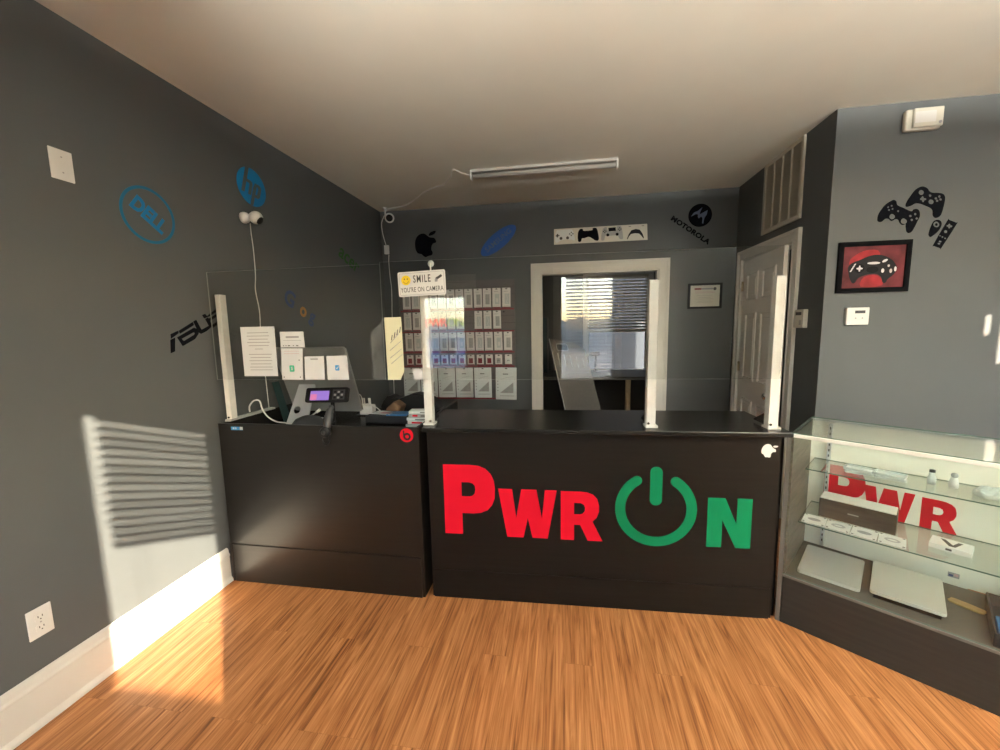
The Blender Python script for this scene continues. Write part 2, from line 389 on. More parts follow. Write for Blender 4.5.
T['nunchuk']=[[(2.194,2.008),(2.197,2.036),(2.205,2.067),(2.215,2.088),(2.234,2.094),(2.251,2.086),(2.258,2.068),(2.253,2.043),(2.238,2.02),(2.22,2.003),(2.205,1.994)],[(2.214,2.067),(2.217,2.079),(2.228,2.084),(2.24,2.077),(2.246,2.065),(2.242,2.053),(2.232,2.05),(2.22,2.055)]]
T['nunchuk_dot']=[[(2.223,2.066),(2.226,2.073),(2.232,2.074),(2.237,2.068),(2.236,2.06),(2.229,2.058)]]
T['remote']=[[(2.226,1.949),(2.285,2.084),(2.297,2.088),(2.333,2.071),(2.336,2.062),(2.271,1.929),(2.262,1.926),(2.229,1.94)],[(2.285,2.058),(2.293,2.062),(2.297,2.068),(2.304,2.064),(2.304,2.058),(2.314,2.055),(2.313,2.046),(2.305,2.046),(2.302,2.039),(2.295,2.042),(2.294,2.049),(2.286,2.051)],[(2.275,2.023),(2.279,2.03),(2.288,2.028),(2.292,2.019),(2.286,2.013),(2.278,2.015)],[(2.251,1.999),(2.255,2.002),(2.26,1.999),(2.257,1.994)],[(2.264,1.991),(2.269,1.995),(2.274,1.991),(2.27,1.985)],[(2.279,1.983),(2.283,1.987),(2.289,1.982),(2.285,1.977)],[(2.252,1.966),(2.257,1.97),(2.267,1.966),(2.264,1.959),(2.256,1.96)],[(2.247,1.954),(2.253,1.958),(2.262,1.953),(2.258,1.946),(2.251,1.948)]]
T['apple']=[[(-1.63,2.414),(-1.621,2.464),(-1.598,2.501),(-1.556,2.524),(-1.515,2.522),(-1.485,2.499),(-1.455,2.481),(-1.408,2.472),(-1.389,2.443),(-1.393,2.423),(-1.42,2.416),(-1.44,2.391),(-1.445,2.35),(-1.432,2.323),(-1.443,2.293),(-1.484,2.285),(-1.512,2.274),(-1.539,2.288),(-1.559,2.308),(-1.6,2.319),(-1.623,2.356)],[(-1.468,2.5),(-1.456,2.528),(-1.426,2.542),(-1.388,2.546),(-1.4,2.519),(-1.43,2.503)]]
T['moto_m']=[[(1.215,2.536),(1.244,2.574),(1.277,2.585),(1.319,2.618),(1.299,2.575),(1.296,2.552),(1.321,2.565),(1.367,2.588),(1.36,2.548),(1.34,2.516),(1.331,2.463),(1.32,2.468),(1.323,2.517),(1.309,2.531),(1.289,2.514),(1.279,2.528),(1.281,2.552),(1.261,2.557)]]
T['sign']=[[(-0.116,2.491),(0.806,2.492),(0.813,2.337),(-0.117,2.336)]]
T['s1']=[[(-0.102,2.358),(-0.105,2.419),(-0.09,2.473),(-0.062,2.477),(0.044,2.48),(0.072,2.471),(0.089,2.425),(0.095,2.364),(0.067,2.36),(0.048,2.383),(-0.04,2.376),(-0.074,2.356)]]
T['s1b']=[[(-0.099,2.428),(-0.088,2.428),(-0.088,2.441),(-0.073,2.442),(-0.073,2.429),(-0.06,2.429),(-0.06,2.419),(-0.074,2.418),(-0.074,2.407),(-0.087,2.405),(-0.087,2.416),(-0.099,2.416)]]
T['s2']=[[(0.128,2.357),(0.126,2.439),(0.148,2.478),(0.178,2.476),(0.183,2.458),(0.271,2.46),(0.273,2.48),(0.309,2.48),(0.324,2.45),(0.338,2.368),(0.316,2.352),(0.288,2.365),(0.255,2.388),(0.228,2.395),(0.195,2.384),(0.167,2.382),(0.159,2.353)]]
T['s3']=[[(0.36,2.361),(0.361,2.404),(0.375,2.463),(0.391,2.478),(0.413,2.48),(0.43,2.439),(0.505,2.44),(0.51,2.479),(0.548,2.486),(0.564,2.453),(0.576,2.366),(0.56,2.354),(0.539,2.363),(0.517,2.396),(0.425,2.393),(0.398,2.397),(0.392,2.359),(0.371,2.35)],[(0.429,2.473),(0.502,2.475),(0.504,2.439),(0.433,2.438)],[(0.383,2.441),(0.394,2.457),(0.408,2.44),(0.396,2.424)],[(0.527,2.455),(0.543,2.467),(0.556,2.455),(0.543,2.441)]]
T['s3p']=[[(0.429,2.473),(0.502,2.475),(0.504,2.439),(0.433,2.438)]]
T['s4']=[[(0.614,2.359),(0.655,2.437),(0.737,2.438),(0.777,2.361),(0.768,2.356),(0.73,2.401),(0.651,2.4),(0.622,2.355)]]

T['asus']=[[(1.797,1.495),(1.841,1.513),(1.842,1.499),(1.796,1.471)],[(1.792,1.466),(1.82,1.477),(1.811,1.405),(1.786,1.397)],[(1.844,1.512),(1.931,1.559),(1.937,1.542),(1.849,1.496)],[(1.83,1.477),(1.935,1.528),(1.96,1.519),(1.96,1.494),(1.934,1.465),(1.857,1.43)],[(1.855,1.469),(1.928,1.502),(1.937,1.499),(1.931,1.489),(1.867,1.457)],[(1.934,1.561),(1.954,1.571),(1.981,1.516),(2.03,1.538),(2.011,1.576),(2.031,1.586),(2.057,1.537),(2.009,1.506),(1.974,1.493),(1.96,1.501)],[(1.994,1.597),(2.014,1.605),(2.026,1.593),(2.1,1.643),(2.101,1.624),(2.044,1.593),(2.006,1.579)],[(2.025,1.574),(2.098,1.611),(2.1,1.595),(2.033,1.562)],[(2.05,1.542),(2.096,1.565),(2.096,1.548),(2.056,1.526)]]
SKY, SUNE, EXPO, FILL_SPOT, FILL_POINT = 1.1, 15.0, 1.55, 370.0, 450.0
# ------------------------------------------------------------------ the setting
b = MB(); b.box(-2.12, YF-0.1, -0.06, XE+0.1, 6.35, 0, 'floor_laminate'); b.build('floor', kind='structure', origin=Vector((0, 0, 0)))
b = MB(); b.box(-2.12, YF-0.1, ZC, XE+0.1, 6.35, ZC+0.08, 'ceiling_paint'); b.build('ceiling', kind='structure')
wall_slab('wall_left', WL(0, 0), rect(YF, 0, YB, ZC), [], 0.1, 'paint')
wall_slab('wall_back', WB(0, 0), rect(XL-0.1, 0, XE+0.1, ZC), [rect(-0.26, 0.0005, 0.93, 2.05)], 0.11, 'paint')
wall_slab('wall_right', WD(0, 0), rect(-YB, 0, -3.038, ZC), [rect(-4.18, 0.0005, -3.32, 2.07)], 0.1, 'paint')
wall_slab('wall_side', WS(0, 0), rect(XD, 0, XE+0.1, ZC), [], 0.1, 'paint')
wall_slab('wall_east', frame((XE, 0, 0), (0, -1, 0), (0, 0, 1)), rect(-YS, 0, -YF, ZC), [rect(-1.258, 2.07, -1.206, 2.20), rect(-1.372, 1.86, -1.290, 2.13)], 0.03, 'paint')  # slits added so the sun throws bright patches onto the side wall
BIG = (2.75, 4.05, 0.40, 2.40)
WIN = (0.118, 0.785, 0.83, 2.11); DOR = (-1.77, -0.98, 0.0, 2.05)
wall_slab('wall_front', frame((0, YF, 0), (-1, 0, 0), (0, 0, 1)), rect(-XE-0.1, 0, 2.12, ZC),
          [rect(-x1, z0 if z0 > 0 else 0.0005, -x0, z1) for x0, x1, z0, z1 in (BIG, WIN, DOR)], 0.1, 'paint')
# closet behind the ajar door and the workshop behind the cased opening
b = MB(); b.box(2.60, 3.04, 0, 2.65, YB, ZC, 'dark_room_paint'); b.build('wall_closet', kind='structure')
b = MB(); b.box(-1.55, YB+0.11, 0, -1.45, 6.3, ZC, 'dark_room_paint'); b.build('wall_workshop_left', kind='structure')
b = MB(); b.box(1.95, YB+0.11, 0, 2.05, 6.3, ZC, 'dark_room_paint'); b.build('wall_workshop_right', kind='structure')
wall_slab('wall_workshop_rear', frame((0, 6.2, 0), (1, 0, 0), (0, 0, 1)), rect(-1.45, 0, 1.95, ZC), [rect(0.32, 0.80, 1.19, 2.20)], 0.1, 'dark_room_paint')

# skirting along the left wall: shoe, flat face, stepped cap
prof = [(0, 0), (0.026, 0), (0.026, 0.012), (0.019, 0.026), (0.016, 0.03), (0.016, 0.158), (0.021, 0.163), (0.021, 0.17), (0.014, 0.178), (0.012, 0.197), (0.008, 0.206), (0, 0.209)]
b = MB(); b.prism(prof, 0, 1.992-YF, 'trim_white', frame((XL, 1.992, 0), (1, 0, 0), (0, 0, 1))); b.build('baseboard_left', kind='structure')

def casing(b, x0, x1, ztop, w, Mw, mat, bottom=0.0, d=0.016):
    """moulded casing round an opening, wall-frame coordinates"""
    for (a, e, t) in ((0.0, w-0.024, d), (w-0.024, w, d+0.010), (w-0.040, w-0.030, d+0.004), (0.002, 0.014, d+0.005)):
        b.box(x0-e, bottom, 0, x0-a, ztop+a, t, mat, 0, Mw)
        b.box(x1+a, bottom, 0, x1+e, ztop+a, t, mat, 0, Mw)
        b.box(x0-e, ztop+a, 0, x1+e, ztop+e, t, mat, 0, Mw)
Mb = frame((0, YB, 0), (1, 0, 0), (0, 0, 1))
b = MB(); casing(b, -0.26, 0.93, 2.05, 0.10, Mb, 'trim_white')
b.box(-0.262, 0, -0.11, -0.245, 2.05, 0.002, 'trim_white', 0, Mb); b.box(0.915, 0, -0.11, 0.932, 2.05, 0.002, 'trim_white', 0, Mb); b.box(-0.262, 2.035, -0.11, 0.932, 2.052, 0.002, 'trim_white', 0, Mb)
b.build('trim_1', kind='structure')
Md = frame((XD, 0, 0), (0, -1, 0), (0, 0, 1))
b = MB(); casing(b, -4.18, -3.32, 2.07, 0.085, Md, 'trim_white')
b.box(-4.182, 0, -0.1, -4.168, 2.07, 0.002, 'trim_white', 0, Md); b.box(-3.332, 0, -0.1, -3.318, 2.07, 0.002, 'trim_white', 0, Md); b.box(-4.182, 2.058, -0.1, -3.318, 2.072, 0.002, 'trim_white', 0, Md)
b.build('trim_2', kind='structure')

# six-panel door, hinged at the far side and standing slightly ajar into the room
DM = T_(XD, 4.166, 0) @ RZ(math.radians(-4)) @ frame((0, 0, 0), (0, -1, 0), (0, 0, 1))
b = MB(); DW = 0.828
b.box(0.0, 0.008, -0.035, DW, 2.052, 0.0, 'door_white', 0.002, DM)
for (px0, px1) in ((0.115, 0.365), (0.463, 0.713)):
    for (pz0, pz1) in ((0.22, 0.80), (0.98, 1.58), (1.69, 1.93)):
        o_ = [rect(px0, pz0, px1, pz1), rect(px0+0.02, pz0+0.02, px1-0.02, pz1-0.02)]
        b.flat(o_, 0.008, 'door_white', DM)
        b.flat([rect(px0+0.008, pz0+0.008, px1-0.008, pz1-0.008), rect(px0+0.014, pz0+0.014, px1-0.014, pz1-0.014)], 0.011, 'trim_white', DM)
        b.prism(rect(px0+0.045, pz0+0.045, px1-0.045, pz1-0.045), 0, 0.006, 'door_white', DM, 0.003)
door = b.build('door_1', kind='structure')
W[door.name] = door.matrix_world.copy()
b = MB(); b.lathe([(0.026, 0), (0.026, 0.006), (0.011, 0.010), (0.011, 0.030), (0.024, 0.040), (0.028, 0.052), (0.022, 0.064), (0.006, 0.068)], 'chrome', DM @ T_(0.765, 0.915, 0)); b.build('door_knob', door)
for z in (0.25, 1.08, 1.83):
    b = MB(); b.cyl((-0.004, z-0.045, 0.006), (-0.004, z+0.045, 0.006), 0.007, 'brass', M=DM, seg=10); b.box(0.002, z-0.045, 0, 0.022, z+0.045, 0.0025, 'brass', 0, DM); b.build('hinge', door)

# street-side door with a glazed upper half
FM = frame((0, YF, 0), (-1, 0, 0), (0, 0, 1))          # inside face, u = -x
b = MB(); b.flat([rect(0.985, 0.01, 1.765, 2.045), rect(1.05, 1.0, 1.55, 1.87)], 0.045, 'door_white', FM @ T_(0, 0, -0.07))
casing(b, 0.98, 1.77, 2.05, 0.09, FM, 'trim_white')
d2 = b.build('door_2', kind='structure')
b = MB(); b.flat([rect(1.05, 1.0, 1.55, 1.87)], 0.006, 'window_glass', FM @ T_(0, 0, -0.05)); b.build('window_pane', d2)
b = MB(); b.cyl((1.70, 0.95, -0.02), (1.70, 0.95, 0.05), 0.012, 'chrome', M=FM); b.ball((1.70, 0.95, 0.055), 0.027, 'chrome', M=FM); b.build('door_knob', d2)

def window(name, Mw, x0, x1, z0, z1, cas=0.07, depth=0.1, cols=1, mat='trim_white'):
    b = MB()
    if cas: 
        casing(b, x0, x1, z1, cas, Mw, mat, bottom=z0)
        b.box(x0-cas-0.02, z0-0.035, -0.01, x1+cas+0.02, z0, 0.045, mat, 0.004, Mw)
    f = 0.03
    b.flat([rect(x0, z0, x1, z1), rect(x0+f, z0+f, x1-f, z1-f)], 0.04, mat, Mw @ T_(0, 0, -depth*0.8))
    for k in range(1, cols):
        xm = x0 + (x1-x0)*k/cols; b.box(xm-0.015, z0+f, -depth*0.8, xm+0.015, z1-f, -depth*0.8+0.04, mat, 0, Mw)
    w = b.build(name, kind='structure')
    b = MB(); b.flat([rect(x0+f-0.004, z0+f-0.004, x1-f+0.004, z1-f+0.004)], 0.005, 'window_glass', Mw @ T_(0, 0, -depth*0.6)); b.build('window_pane', w)
    return w
w1 = window('window_1', FM, -WIN[1], -WIN[0], WIN[2], WIN[3])
window('fill_window', FM, -BIG[1], -BIG[0], BIG[2], BIG[3], 0.07, cols=2)  # unseen window added to bring sky light onto the side wall
b = MB(); b.box(4.6, -3.25, -0.12, 4.75, -0.95, 3.5, 'sun_block_brick'); b.build('sun_block_wall', kind='structure')  # unseen wall added to keep the sun out of the added window
RM = frame((0, 6.2, 0), (1, 0, 0), (0, 0, 1))
w4 = window('window_3', RM, 0.32, 1.19, 0.80, 2.20, 0.06)
b = MB(); b.box(0.35, 1.385, -0.09, 1.16, 1.42, -0.035, 'trim_white', 0.003, RM); b.build('meeting_rail', w4)

def blind(name, Mw, x0, x1, z0, z1, pitch, tilt_of, depth, mat, parent, width=0.046):
    b = MB(); z = z1 - 0.05
    b.box(x0, z1-0.04, depth-0.02, x1, z1, depth+0.02, mat, 0.003, Mw)
    while z > z0 + 0.02:
        b.box(x0, -0.0009, -width/2, x1, 0.0009, width/2, mat, 0, Mw @ T_(0, z, depth) @ RX(tilt_of(z)))
        z -= pitch
    b.box(x0, z0-0.004, depth-0.022, x1, z0+0.014, depth+0.022, mat, 0.003, Mw)
    for fx in (0.18, 0.82):
        xx = x0 + (x1-x0)*fx; b.box(xx-0.0012, z0, depth-0.024, xx+0.0012, z1, depth-0.0235, mat, 0, Mw); b.box(xx-0.0012, z0, depth+0.0235, xx+0.0012, z1, depth+0.024, mat, 0, Mw)
    return b.build(name, parent)
SUN = Vector((-0.97, 1.0, -0.40))
SLOPE = math.atan(0.40)
# slats: upper ones half closed so they throw stripes, lower ones lying open along the light
def slat_tilt(z):
    if z > 1.565: return -0.36 + 0.08*math.sin(z*41.0)
    return 1.15 if z > 1.43 else SLOPE
blind('window_blind', FM, -WIN[1]+0.005, -WIN[0]-0.085, WIN[2]+0.01, WIN[3]-0.005, 0.042, slat_tilt, -0.025, 'blind_slat', w1, 0.044)

# ------------------------------------------------------------------ added fill lights, unseen behind the viewer, to brighten ceiling and room
for x, lk in ((-0.35, 'SPOT'), (1.45, 'SPOT'), (2.50, 'POINT')):
    wl = root('fill_uplight', 'added white bowl fill light high on the street wall, %s' % {-0.35: 'nearest the street door', 1.45: 'in the middle of three', 2.50: 'nearest the added front window'}[x], 'added fill light', frame((x, YF, 2.42), (-1, 0, 0), (0, 0, 1)))
    b = MB(); b.box(x-0.05, YF, 2.34, x+0.05, YF+0.02, 2.46, 'chrome', 0.003); b.cyl((x, YF+0.02, 2.40), (x, YF+0.10, 2.40), 0.012, 'chrome'); b.build('backplate', wl)
    b = MB(); b.lathe([(0.005, 2.385), (0.07, 2.392), (0.115, 2.42), (0.135, 2.46), (0.130, 2.462), (0.108, 2.424), (0.066, 2.400), (0.003, 2.394)], 'white_plastic', T_(x, YF+0.16, 0)); b.build('bowl', wl)
    ld_ = bpy.data.lights.new('fill_bulb', lk)
    if lk == 'SPOT':
        ld_.spot_size = math.radians(64); ld_.spot_blend = 1.0
    ld_.energy = FILL_SPOT if lk == 'SPOT' else FILL_POINT; ld_.color = (1.0, 0.95, 0.84); ld_.shadow_soft_size = 0.008
    lo_ = bpy.data.objects.new('fill_bulb', ld_); C.objects.link(lo_); lo_.location = (x, YF+0.16, 2.449); lo_.rotation_euler = Vector((0.0, 1.0, 0.24)).to_track_quat('-Z', 'Y').to_euler()

# ------------------------------------------------------------------ outside
b = MB(); b.box(-14, -30, -0.25, 16, YF-0.1, -0.12, 'concrete'); b.build('ground_street', kind='structure')
b = MB(); b.box(-14, 6.3, -0.25, 16, 30, -0.12, 'concrete'); b.build('ground_rear', kind='structure')
b = MB(); b.box(-9, -21, -0.12, 0.2, -15, 1.05, 'blue_siding'); b.box(-9.2, -21.2, 1.05, 0.4, -14.8, 1.45, 'trim_white')
for k in range(5): b.box(-8.4+1.75*k, -15.02, 0.2, -7.5+1.75*k, -14.96, 0.9, 'trim_white'); b.box(-8.3+1.75*k, -15.0, 0.28, -7.6+1.75*k, -14.94, 0.82, 'ink_dark')
b.build('house_street', kind='structure')
b = MB(); rnd = random.Random(3)
for k in range(26):
    bb = bmesh.new(); bmesh.ops.create_icosphere(bb, subdivisions=2, radius=1.0)
    for v in bb.verts: v.co *= rnd.uniform(0.75, 1.2)
    bb.transform(T_(-14+1.15*k, -26+rnd.uniform(-1, 1), 0.3+rnd.uniform(0, 0.5)) @ Matrix.Diagonal((1.2, 1, rnd.uniform(0.9, 1.7), 1))); b.add(bb, 'leaf_out')
b.build('treeline_street', kind='structure')
b = MB(); b.box(-5, 7.6, -0.12, 8, 8.0, 7.5, 'sky_block_grey'); b.build('sky_block_wall', kind='structure')  # plain dark wall added to block the sky behind the workshop window

# ------------------------------------------------------------------ counters
MC = T_(-0.757, 2.021, 0) @ RZ(0.033)                  # main counter: x along, y back, z up
MCF = MC @ frame((0, 0, 0), (1, 0, 0), (0, 0, 1))      # its front face, z toward the room
cnt = root('reception_counter', 'black counter with large red and green power lettering on its front', 'counter', MC @ T_(0.9, 0.2, 0))
b = MB(); b.box(0.02, 0, 0.0, 1.788, 0.018, 0.958, 'black_melamine', 0.001, MC); b.build('front_panel', cnt)
b = MB(); b.box(0.03, -0.007, 0.0, 1.775, 0.0, 0.162, 'black_melamine', 0.001, MC); b.build('toe_panel', cnt)
for x in (0.02, 1.790):
    b = MB(); b.box(x, 0.020, 0, x+0.020, 0.43, 0.9575, 'black_melamine', 0.001, MC); b.build('end_panel', cnt)
b = MB(); b.box(0.038, 0.03, 0.5, 1.77, 0.42, 0.518, 'black_base', 0, MC); b.build('inner_shelf', cnt)
b = MB(); b.box(0.006, -0.05, 0.958, 1.812, 0.445, 0.980, 'black_top', 0.003, MC); b.build('counter_top', cnt)
Pl = [[(0.104, 0.769), (0.104, 0.377), (0.203, 0.377), (0.203, 0.497), (0.265, 0.497), (0.305, 0.502), (0.343, 0.519), (0.368, 0.548), (0.382, 0.585), (0.385, 0.638), (0.380, 0.685), (0.363, 0.722), (0.335, 0.750), (0.298, 0.765), (0.255, 0.769)],
      [(0.203, 0.672), (0.245, 0.672), (0.265, 0.666), (0.276, 0.652), (0.278, 0.630), (0.274, 0.610), (0.262, 0.597), (0.245, 0.593), (0.203, 0.593)]]
Wl = [[(0.402, 0.642), (0.477, 0.642), (0.497, 0.480), (0.526, 0.642), (0.606, 0.642), (0.634, 0.482), (0.650, 0.642), (0.712, 0.642), (0.664, 0.373), (0.583, 0.373), (0.559, 0.484), (0.535, 0.373), (0.447, 0.373)]]
Rl = [[(0.733, 0.640), (0.733, 0.372), (0.802, 0.372), (0.802, 0.457), (0.834, 0.457), (0.872, 0.372), (0.949, 0.372), (0.897, 0.478), (0.918, 0.500), (0.930, 0.535), (0.930, 0.565), (0.921, 0.602), (0.900, 0.625), (0.868, 0.637), (0.835, 0.640)],
      [(0.802, 0.578), (0.838, 0.577), (0.853, 0.568), (0.859, 0.552), (0.857, 0.533), (0.845, 0.519), (0.830, 0.515), (0.802, 0.515)]]
Nl = [[(1.463, 0.630), (1.463, 0.370), (1.535, 0.370), (1.535, 0.515), (1.602, 0.370), (1.672, 0.370), (1.672, 0.630), (1.602, 0.630), (1.602, 0.496), (1.545, 0.630)]]
def arc_ring(cx, cy, r0, r1, a0, a1, n=48):
    out = [(cx + r1*math.cos(a0+(a1-a0)*k/n), cy + r1*math.sin(a0+(a1-a0)*k/n)) for k in range(n+1)]
    rm = (r0+r1)/2; hw = (r1-r0)/2
    ex, ey = cx + rm*math.cos(a1), cy + rm*math.sin(a1)
    out += [(ex + hw*math.cos(a1 + PI*k/8), ey + hw*math.sin(a1 + PI*k/8)) for k in range(1, 8)]
    out += [(cx + r0*math.cos(a1+(a0-a1)*k/n), cy + r0*math.sin(a1+(a0-a1)*k/n)) for k in range(n+1)]
    ex, ey = cx + rm*math.cos(a0), cy + rm*math.sin(a0)
    out += [(ex + hw*math.cos(a0 + PI + PI*k/8), ey + hw*math.sin(a0 + PI + PI*k/8)) for k in range(1, 8)]
    return out
for nm, lp in (('P', Pl), ('W', Wl), ('R', Rl)):
    b = MB(); b.flat(lp, 0.0015, 'logo_red', MCF); b.build('letter', cnt, label='red vinyl letter %s' % nm)
b = MB(); b.flat([arc_ring(1.212, 0.560, 0.150, 0.201, math.radians(122.5), math.radians(417.5))], 0.0015, 'logo_green', MCF)
b.flat([rrect(1.182, 0.580, 1.242, 0.783, 0.028)], 0.0015, 'logo_green', MCF); b.build('power_symbol', cnt, label='green vinyl power symbol standing for the letter O')
b = MB(); b.flat(Nl, 0.0015, 'logo_green', MCF); b.build('letter', cnt, label='green vinyl letter N')
APP = off([sm(l) for l in T['apple']], -1.51, 2.40)
b = MB(); b.flat(off(APP, 0, 0, 0.26), 0.001, 'white_plastic', MCF @ T_(1.730, 0.876, 0) @ RZ(-0.35)); b.build('sticker', cnt, label='small white bitten-fruit sticker')

dsk = root('reception_desk', 'black desk front left of the lettered counter, holding a computer behind it', 'desk', T_(-1.39, 2.3, 0))
b = MB(); b.box(-1.992, 1.998, 0.0, -0.775, 2.016, 0.974, 'desk_melamine', 0.001); b.build('front_panel', dsk)
b = MB(); b.box(-1.972, 1.991, 0.0, -0.790, 1.998, 0.236, 'desk_melamine', 0.001); b.box(-1.990, 1.992, 0.0, -1.978, 1.998, 0.24, 'black_base', 0.001); b.build('toe_panel', dsk)
for x, zt in ((-1.992, 0.974), (-0.793, 0.974)):
    b = MB(); b.box(x, 2.016, 0, x+0.018, 2.80, zt, 'black_melamine', 0.001); b.build('end_panel', dsk)
b = MB(); b.box(-1.974, 2.016, 0.855, -0.793, 2.95, 0.880, 'black_top', 0.002); b.build('desk_top', dsk)
for x in (-1.974, -0.817):
    b = MB(); b.box(x, 2.92, 0.0, x+0.024, 2.95, 0.855, 'black_base', 0.002); b.build('leg', dsk)
DF = frame((0, 1.998, 0), (1, 0, 0), (0, 0, 1))
b = MB(); b.flat([circle(-0.841, 0.932, 0.038)], 0.001, 'logo_red', DF)
b.flat([circle(-0.838, 0.925, 0.021), circle(-0.838, 0.925, 0.0095)], 0.0016, 'black_base', DF); b.box(-0.860, 0.920, 0, -0.852, 0.957, 0.0016, 'black_base', 0, DF)
b.build('sticker', dsk, label='round red sticker with a lowercase b')
b = MB(); b.flat([rect(-1.908, 0.938, -1.832, 0.957)], 0.001, 'sticker_blue', DF); b.flat([rect(-1.850, 0.940, -1.832, 0.957)], 0.0014, 'white_plastic', DF)
b.flat([rect(-1.896, 0.943, -1.886, 0.953), rect(-1.88, 0.943, -1.873, 0.953)], 0.0014, 'package_pale', DF); b.build('sticker', dsk, label='small blue and white rectangular sticker')

# ------------------------------------------------------------------ clear screen on posts
grd = root('counter_screen', 'clear plastic screen on four white posts across the counters', 'screen', T_(-0.5, 2.05, 0.98))
def sheet(name, x0, x1, y0, y1, z0, z1, M):
    b = MB(); bb = bmesh.new(); bmesh.ops.create_cube(bb, size=1.0)
    bb.transform(T_((x0+x1)/2, (y0+y1)/2, (z0+z1)/2) @ Matrix.Diagonal((x1-x0, y1-y0, z1-z0, 1)))
    gi, ei = b.mi('acrylic'), b.mi('acrylic_edge')
    bb.normal_update()
    for f in bb.faces: f.material_index = gi if abs(f.normal.y) > 0.5 else ei
    bb.transform(M); me = bpy.data.meshes.new('t'); bb.to_mesh(me); bb.free(); b.bm.from_mesh(me); bpy.data.meshes.remove(me)
    return b.build(name, grd)
sheet('clear_sheet', -1.993, -0.9565, 2.024, 2.030, 1.228, 1.836, I())
sheet('clear_sheet', -0.198, 1.772, 0.010, 0.016, 1.228, 1.846, MC)
for k, (M, x0, x1, y0, zb) in enumerate(((T_(0, 2.0, 0), -1.966, -1.934, 0.036, 0.992), (MC, 0.006, 0.050, 0.022, 0.9805), (MC, 1.162, 1.206, 0.022, 0.9805), (MC, 1.733, 1.777, 0.022, 0.9805))):
    b = MB(); b.box(x0, y0, zb, x1, y0+0.044, 1.712, 'post_white', 0.002, M); p = b.build('post', grd)
    if k == 0:
        b = MB(); b.box(x0-0.002, y0-0.012, zb-0.012, x1+0.002, y0+0.36, zb, 'grey_plastic', 0.001, M); b.build('foot_bar', p)
        b = MB(); b.cyl((x1-0.01, y0-0.004, zb+0.012), (x1-0.01, y0-0.012, zb+0.012), 0.006, 'chrome', M=M); b.build('bolt', p)
    else:
        b = MB(); b.box(x0-0.006, y0-0.012, zb, x1+0.010, y0+0.05, zb+0.010, 'post_white', 0.001, M); b.build('foot_plate', p)
        b = MB(); xg = x1-0.012 if k == 1 else x0+0.008
        b.prism([(0.044, 0.01), (0.16, 0.01), (0.16, 0.016), (0.044, 0.075)], 0, 0.004, 'chrome', M @ frame((xg, y0, zb), (0, 1, 0), (0, 0, 1))); b.build('gusset', p)
        b = MB(); b.cyl((xg, y0-0.002, zb+0.022), (xg, y0-0.008, zb+0.022), 0.006, 'chrome', M=M); b.build('bolt', p)

# papers taped to the screen
PF = frame((0, 2.0238, 0), (1, 0, 0), (0, 0, 1))
def lines(b, x0, x1, zs, M, mat='ink_grey', h=0.0035, jit=0.25):
    for z in zs:
        w = (x1-x0)*(1-random.uniform(0, jit)); xc = (x0+x1)/2
        b.box(xc-w/2, z-h/2, 0.0003, xc+w/2, z+h/2, 0.0009, mat, 0, M)
def note(label, loop, M=PF, mat='paper', name='paper_notice', extra=None):
    b = MB(); b.flat([loop], 0.0006, mat, M)
    if extra: extra(b)
    return tag(b.build(name), label, 'paper')
note('white letter-size notice in small print on the screen, the largest sheet', [(-1.809, 1.527), (-1.595, 1.526), (-1.597, 1.248), (-1.81, 1.248)],
     extra=lambda b: (lines(b, -1.775, -1.63, [1.493, 1.475, 1.457, 1.439, 1.421], PF), lines(b, -1.73, -1.675, [1.402], PF), lines(b, -1.77, -1.625, [1.372, 1.354, 1.336, 1.318, 1.300, 1.284], PF)))
note('small white printed card, uppermost of the little cards on the screen', [(-1.564, 1.496), (-1.42, 1.495), (-1.417, 1.408), (-1.566, 1.410)],
     extra=lambda b: (lines(b, -1.53, -1.45, [1.466], PF, 'ink_grey', 0.010, 0), lines(b, -1.55, -1.435, [1.447], PF, 'ink_grey', 0.002, 0.05), [b.box(x, 1.416, 0.0003, x+0.006, 1.421, 0.0009, 'ink_dark', 0, PF) for x in (-1.55, -1.535, -1.52, -1.513, -1.49, -1.47, -1.463)]))
note('white card with a green dollar badge below the upper little card', [(-1.564, 1.404), (-1.433, 1.403), (-1.444, 1.2285), (-1.573, 1.2285)],
     extra=lambda b: (lines(b, -1.55, -1.455, [1.388, 1.374], PF, 'ink_pink', 0.002, 0.1), b.flat([rrect(-1.522, 1.273, -1.492, 1.309, 0.006)], 0.0010, 'sticker_green', PF), b.text('$', 0.026, 'paper', PF @ T_(-1.507, 1.291, 0.001), 0.0006),
                      [b.box(x, z, 0.0003, x+0.006, z+0.006, 0.0009, 'ink_dark', 0, PF) for x, z in ((-1.462, 1.335), (-1.562, 1.24), (-1.462, 1.24))]))
note('white card with a grey heading, middle of the row of three cards', [(-1.426, 1.357), (-1.308, 1.359), (-1.312, 1.2285), (-1.431, 1.2285)],
     extra=lambda b: (lines(b, -1.39, -1.345, [1.343], PF, 'ink_grey', 0.007, 0),))
note('white card with a blue square badge, rightmost of the row of three cards', [(-1.293, 1.359), (-1.171, 1.361), (-1.168, 1.2285), (-1.294, 1.2285)],
     extra=lambda b: (b.flat([rrect(-1.245, 1.279, -1.220, 1.309, 0.005)], 0.0010, 'sticker_blue', PF), b.prism([(-1.241, 1.293), (-1.234, 1.286), (-1.223, 1.301), (-1.226, 1.304), (-1.234, 1.292), (-1.238, 1.296)], 0.001, 0.0014, 'paper', PF)))
PR = MC @ frame((0, 0.0098, 0), (1, 0, 0), (0, 0, 1))   # front of the right-hand sheet
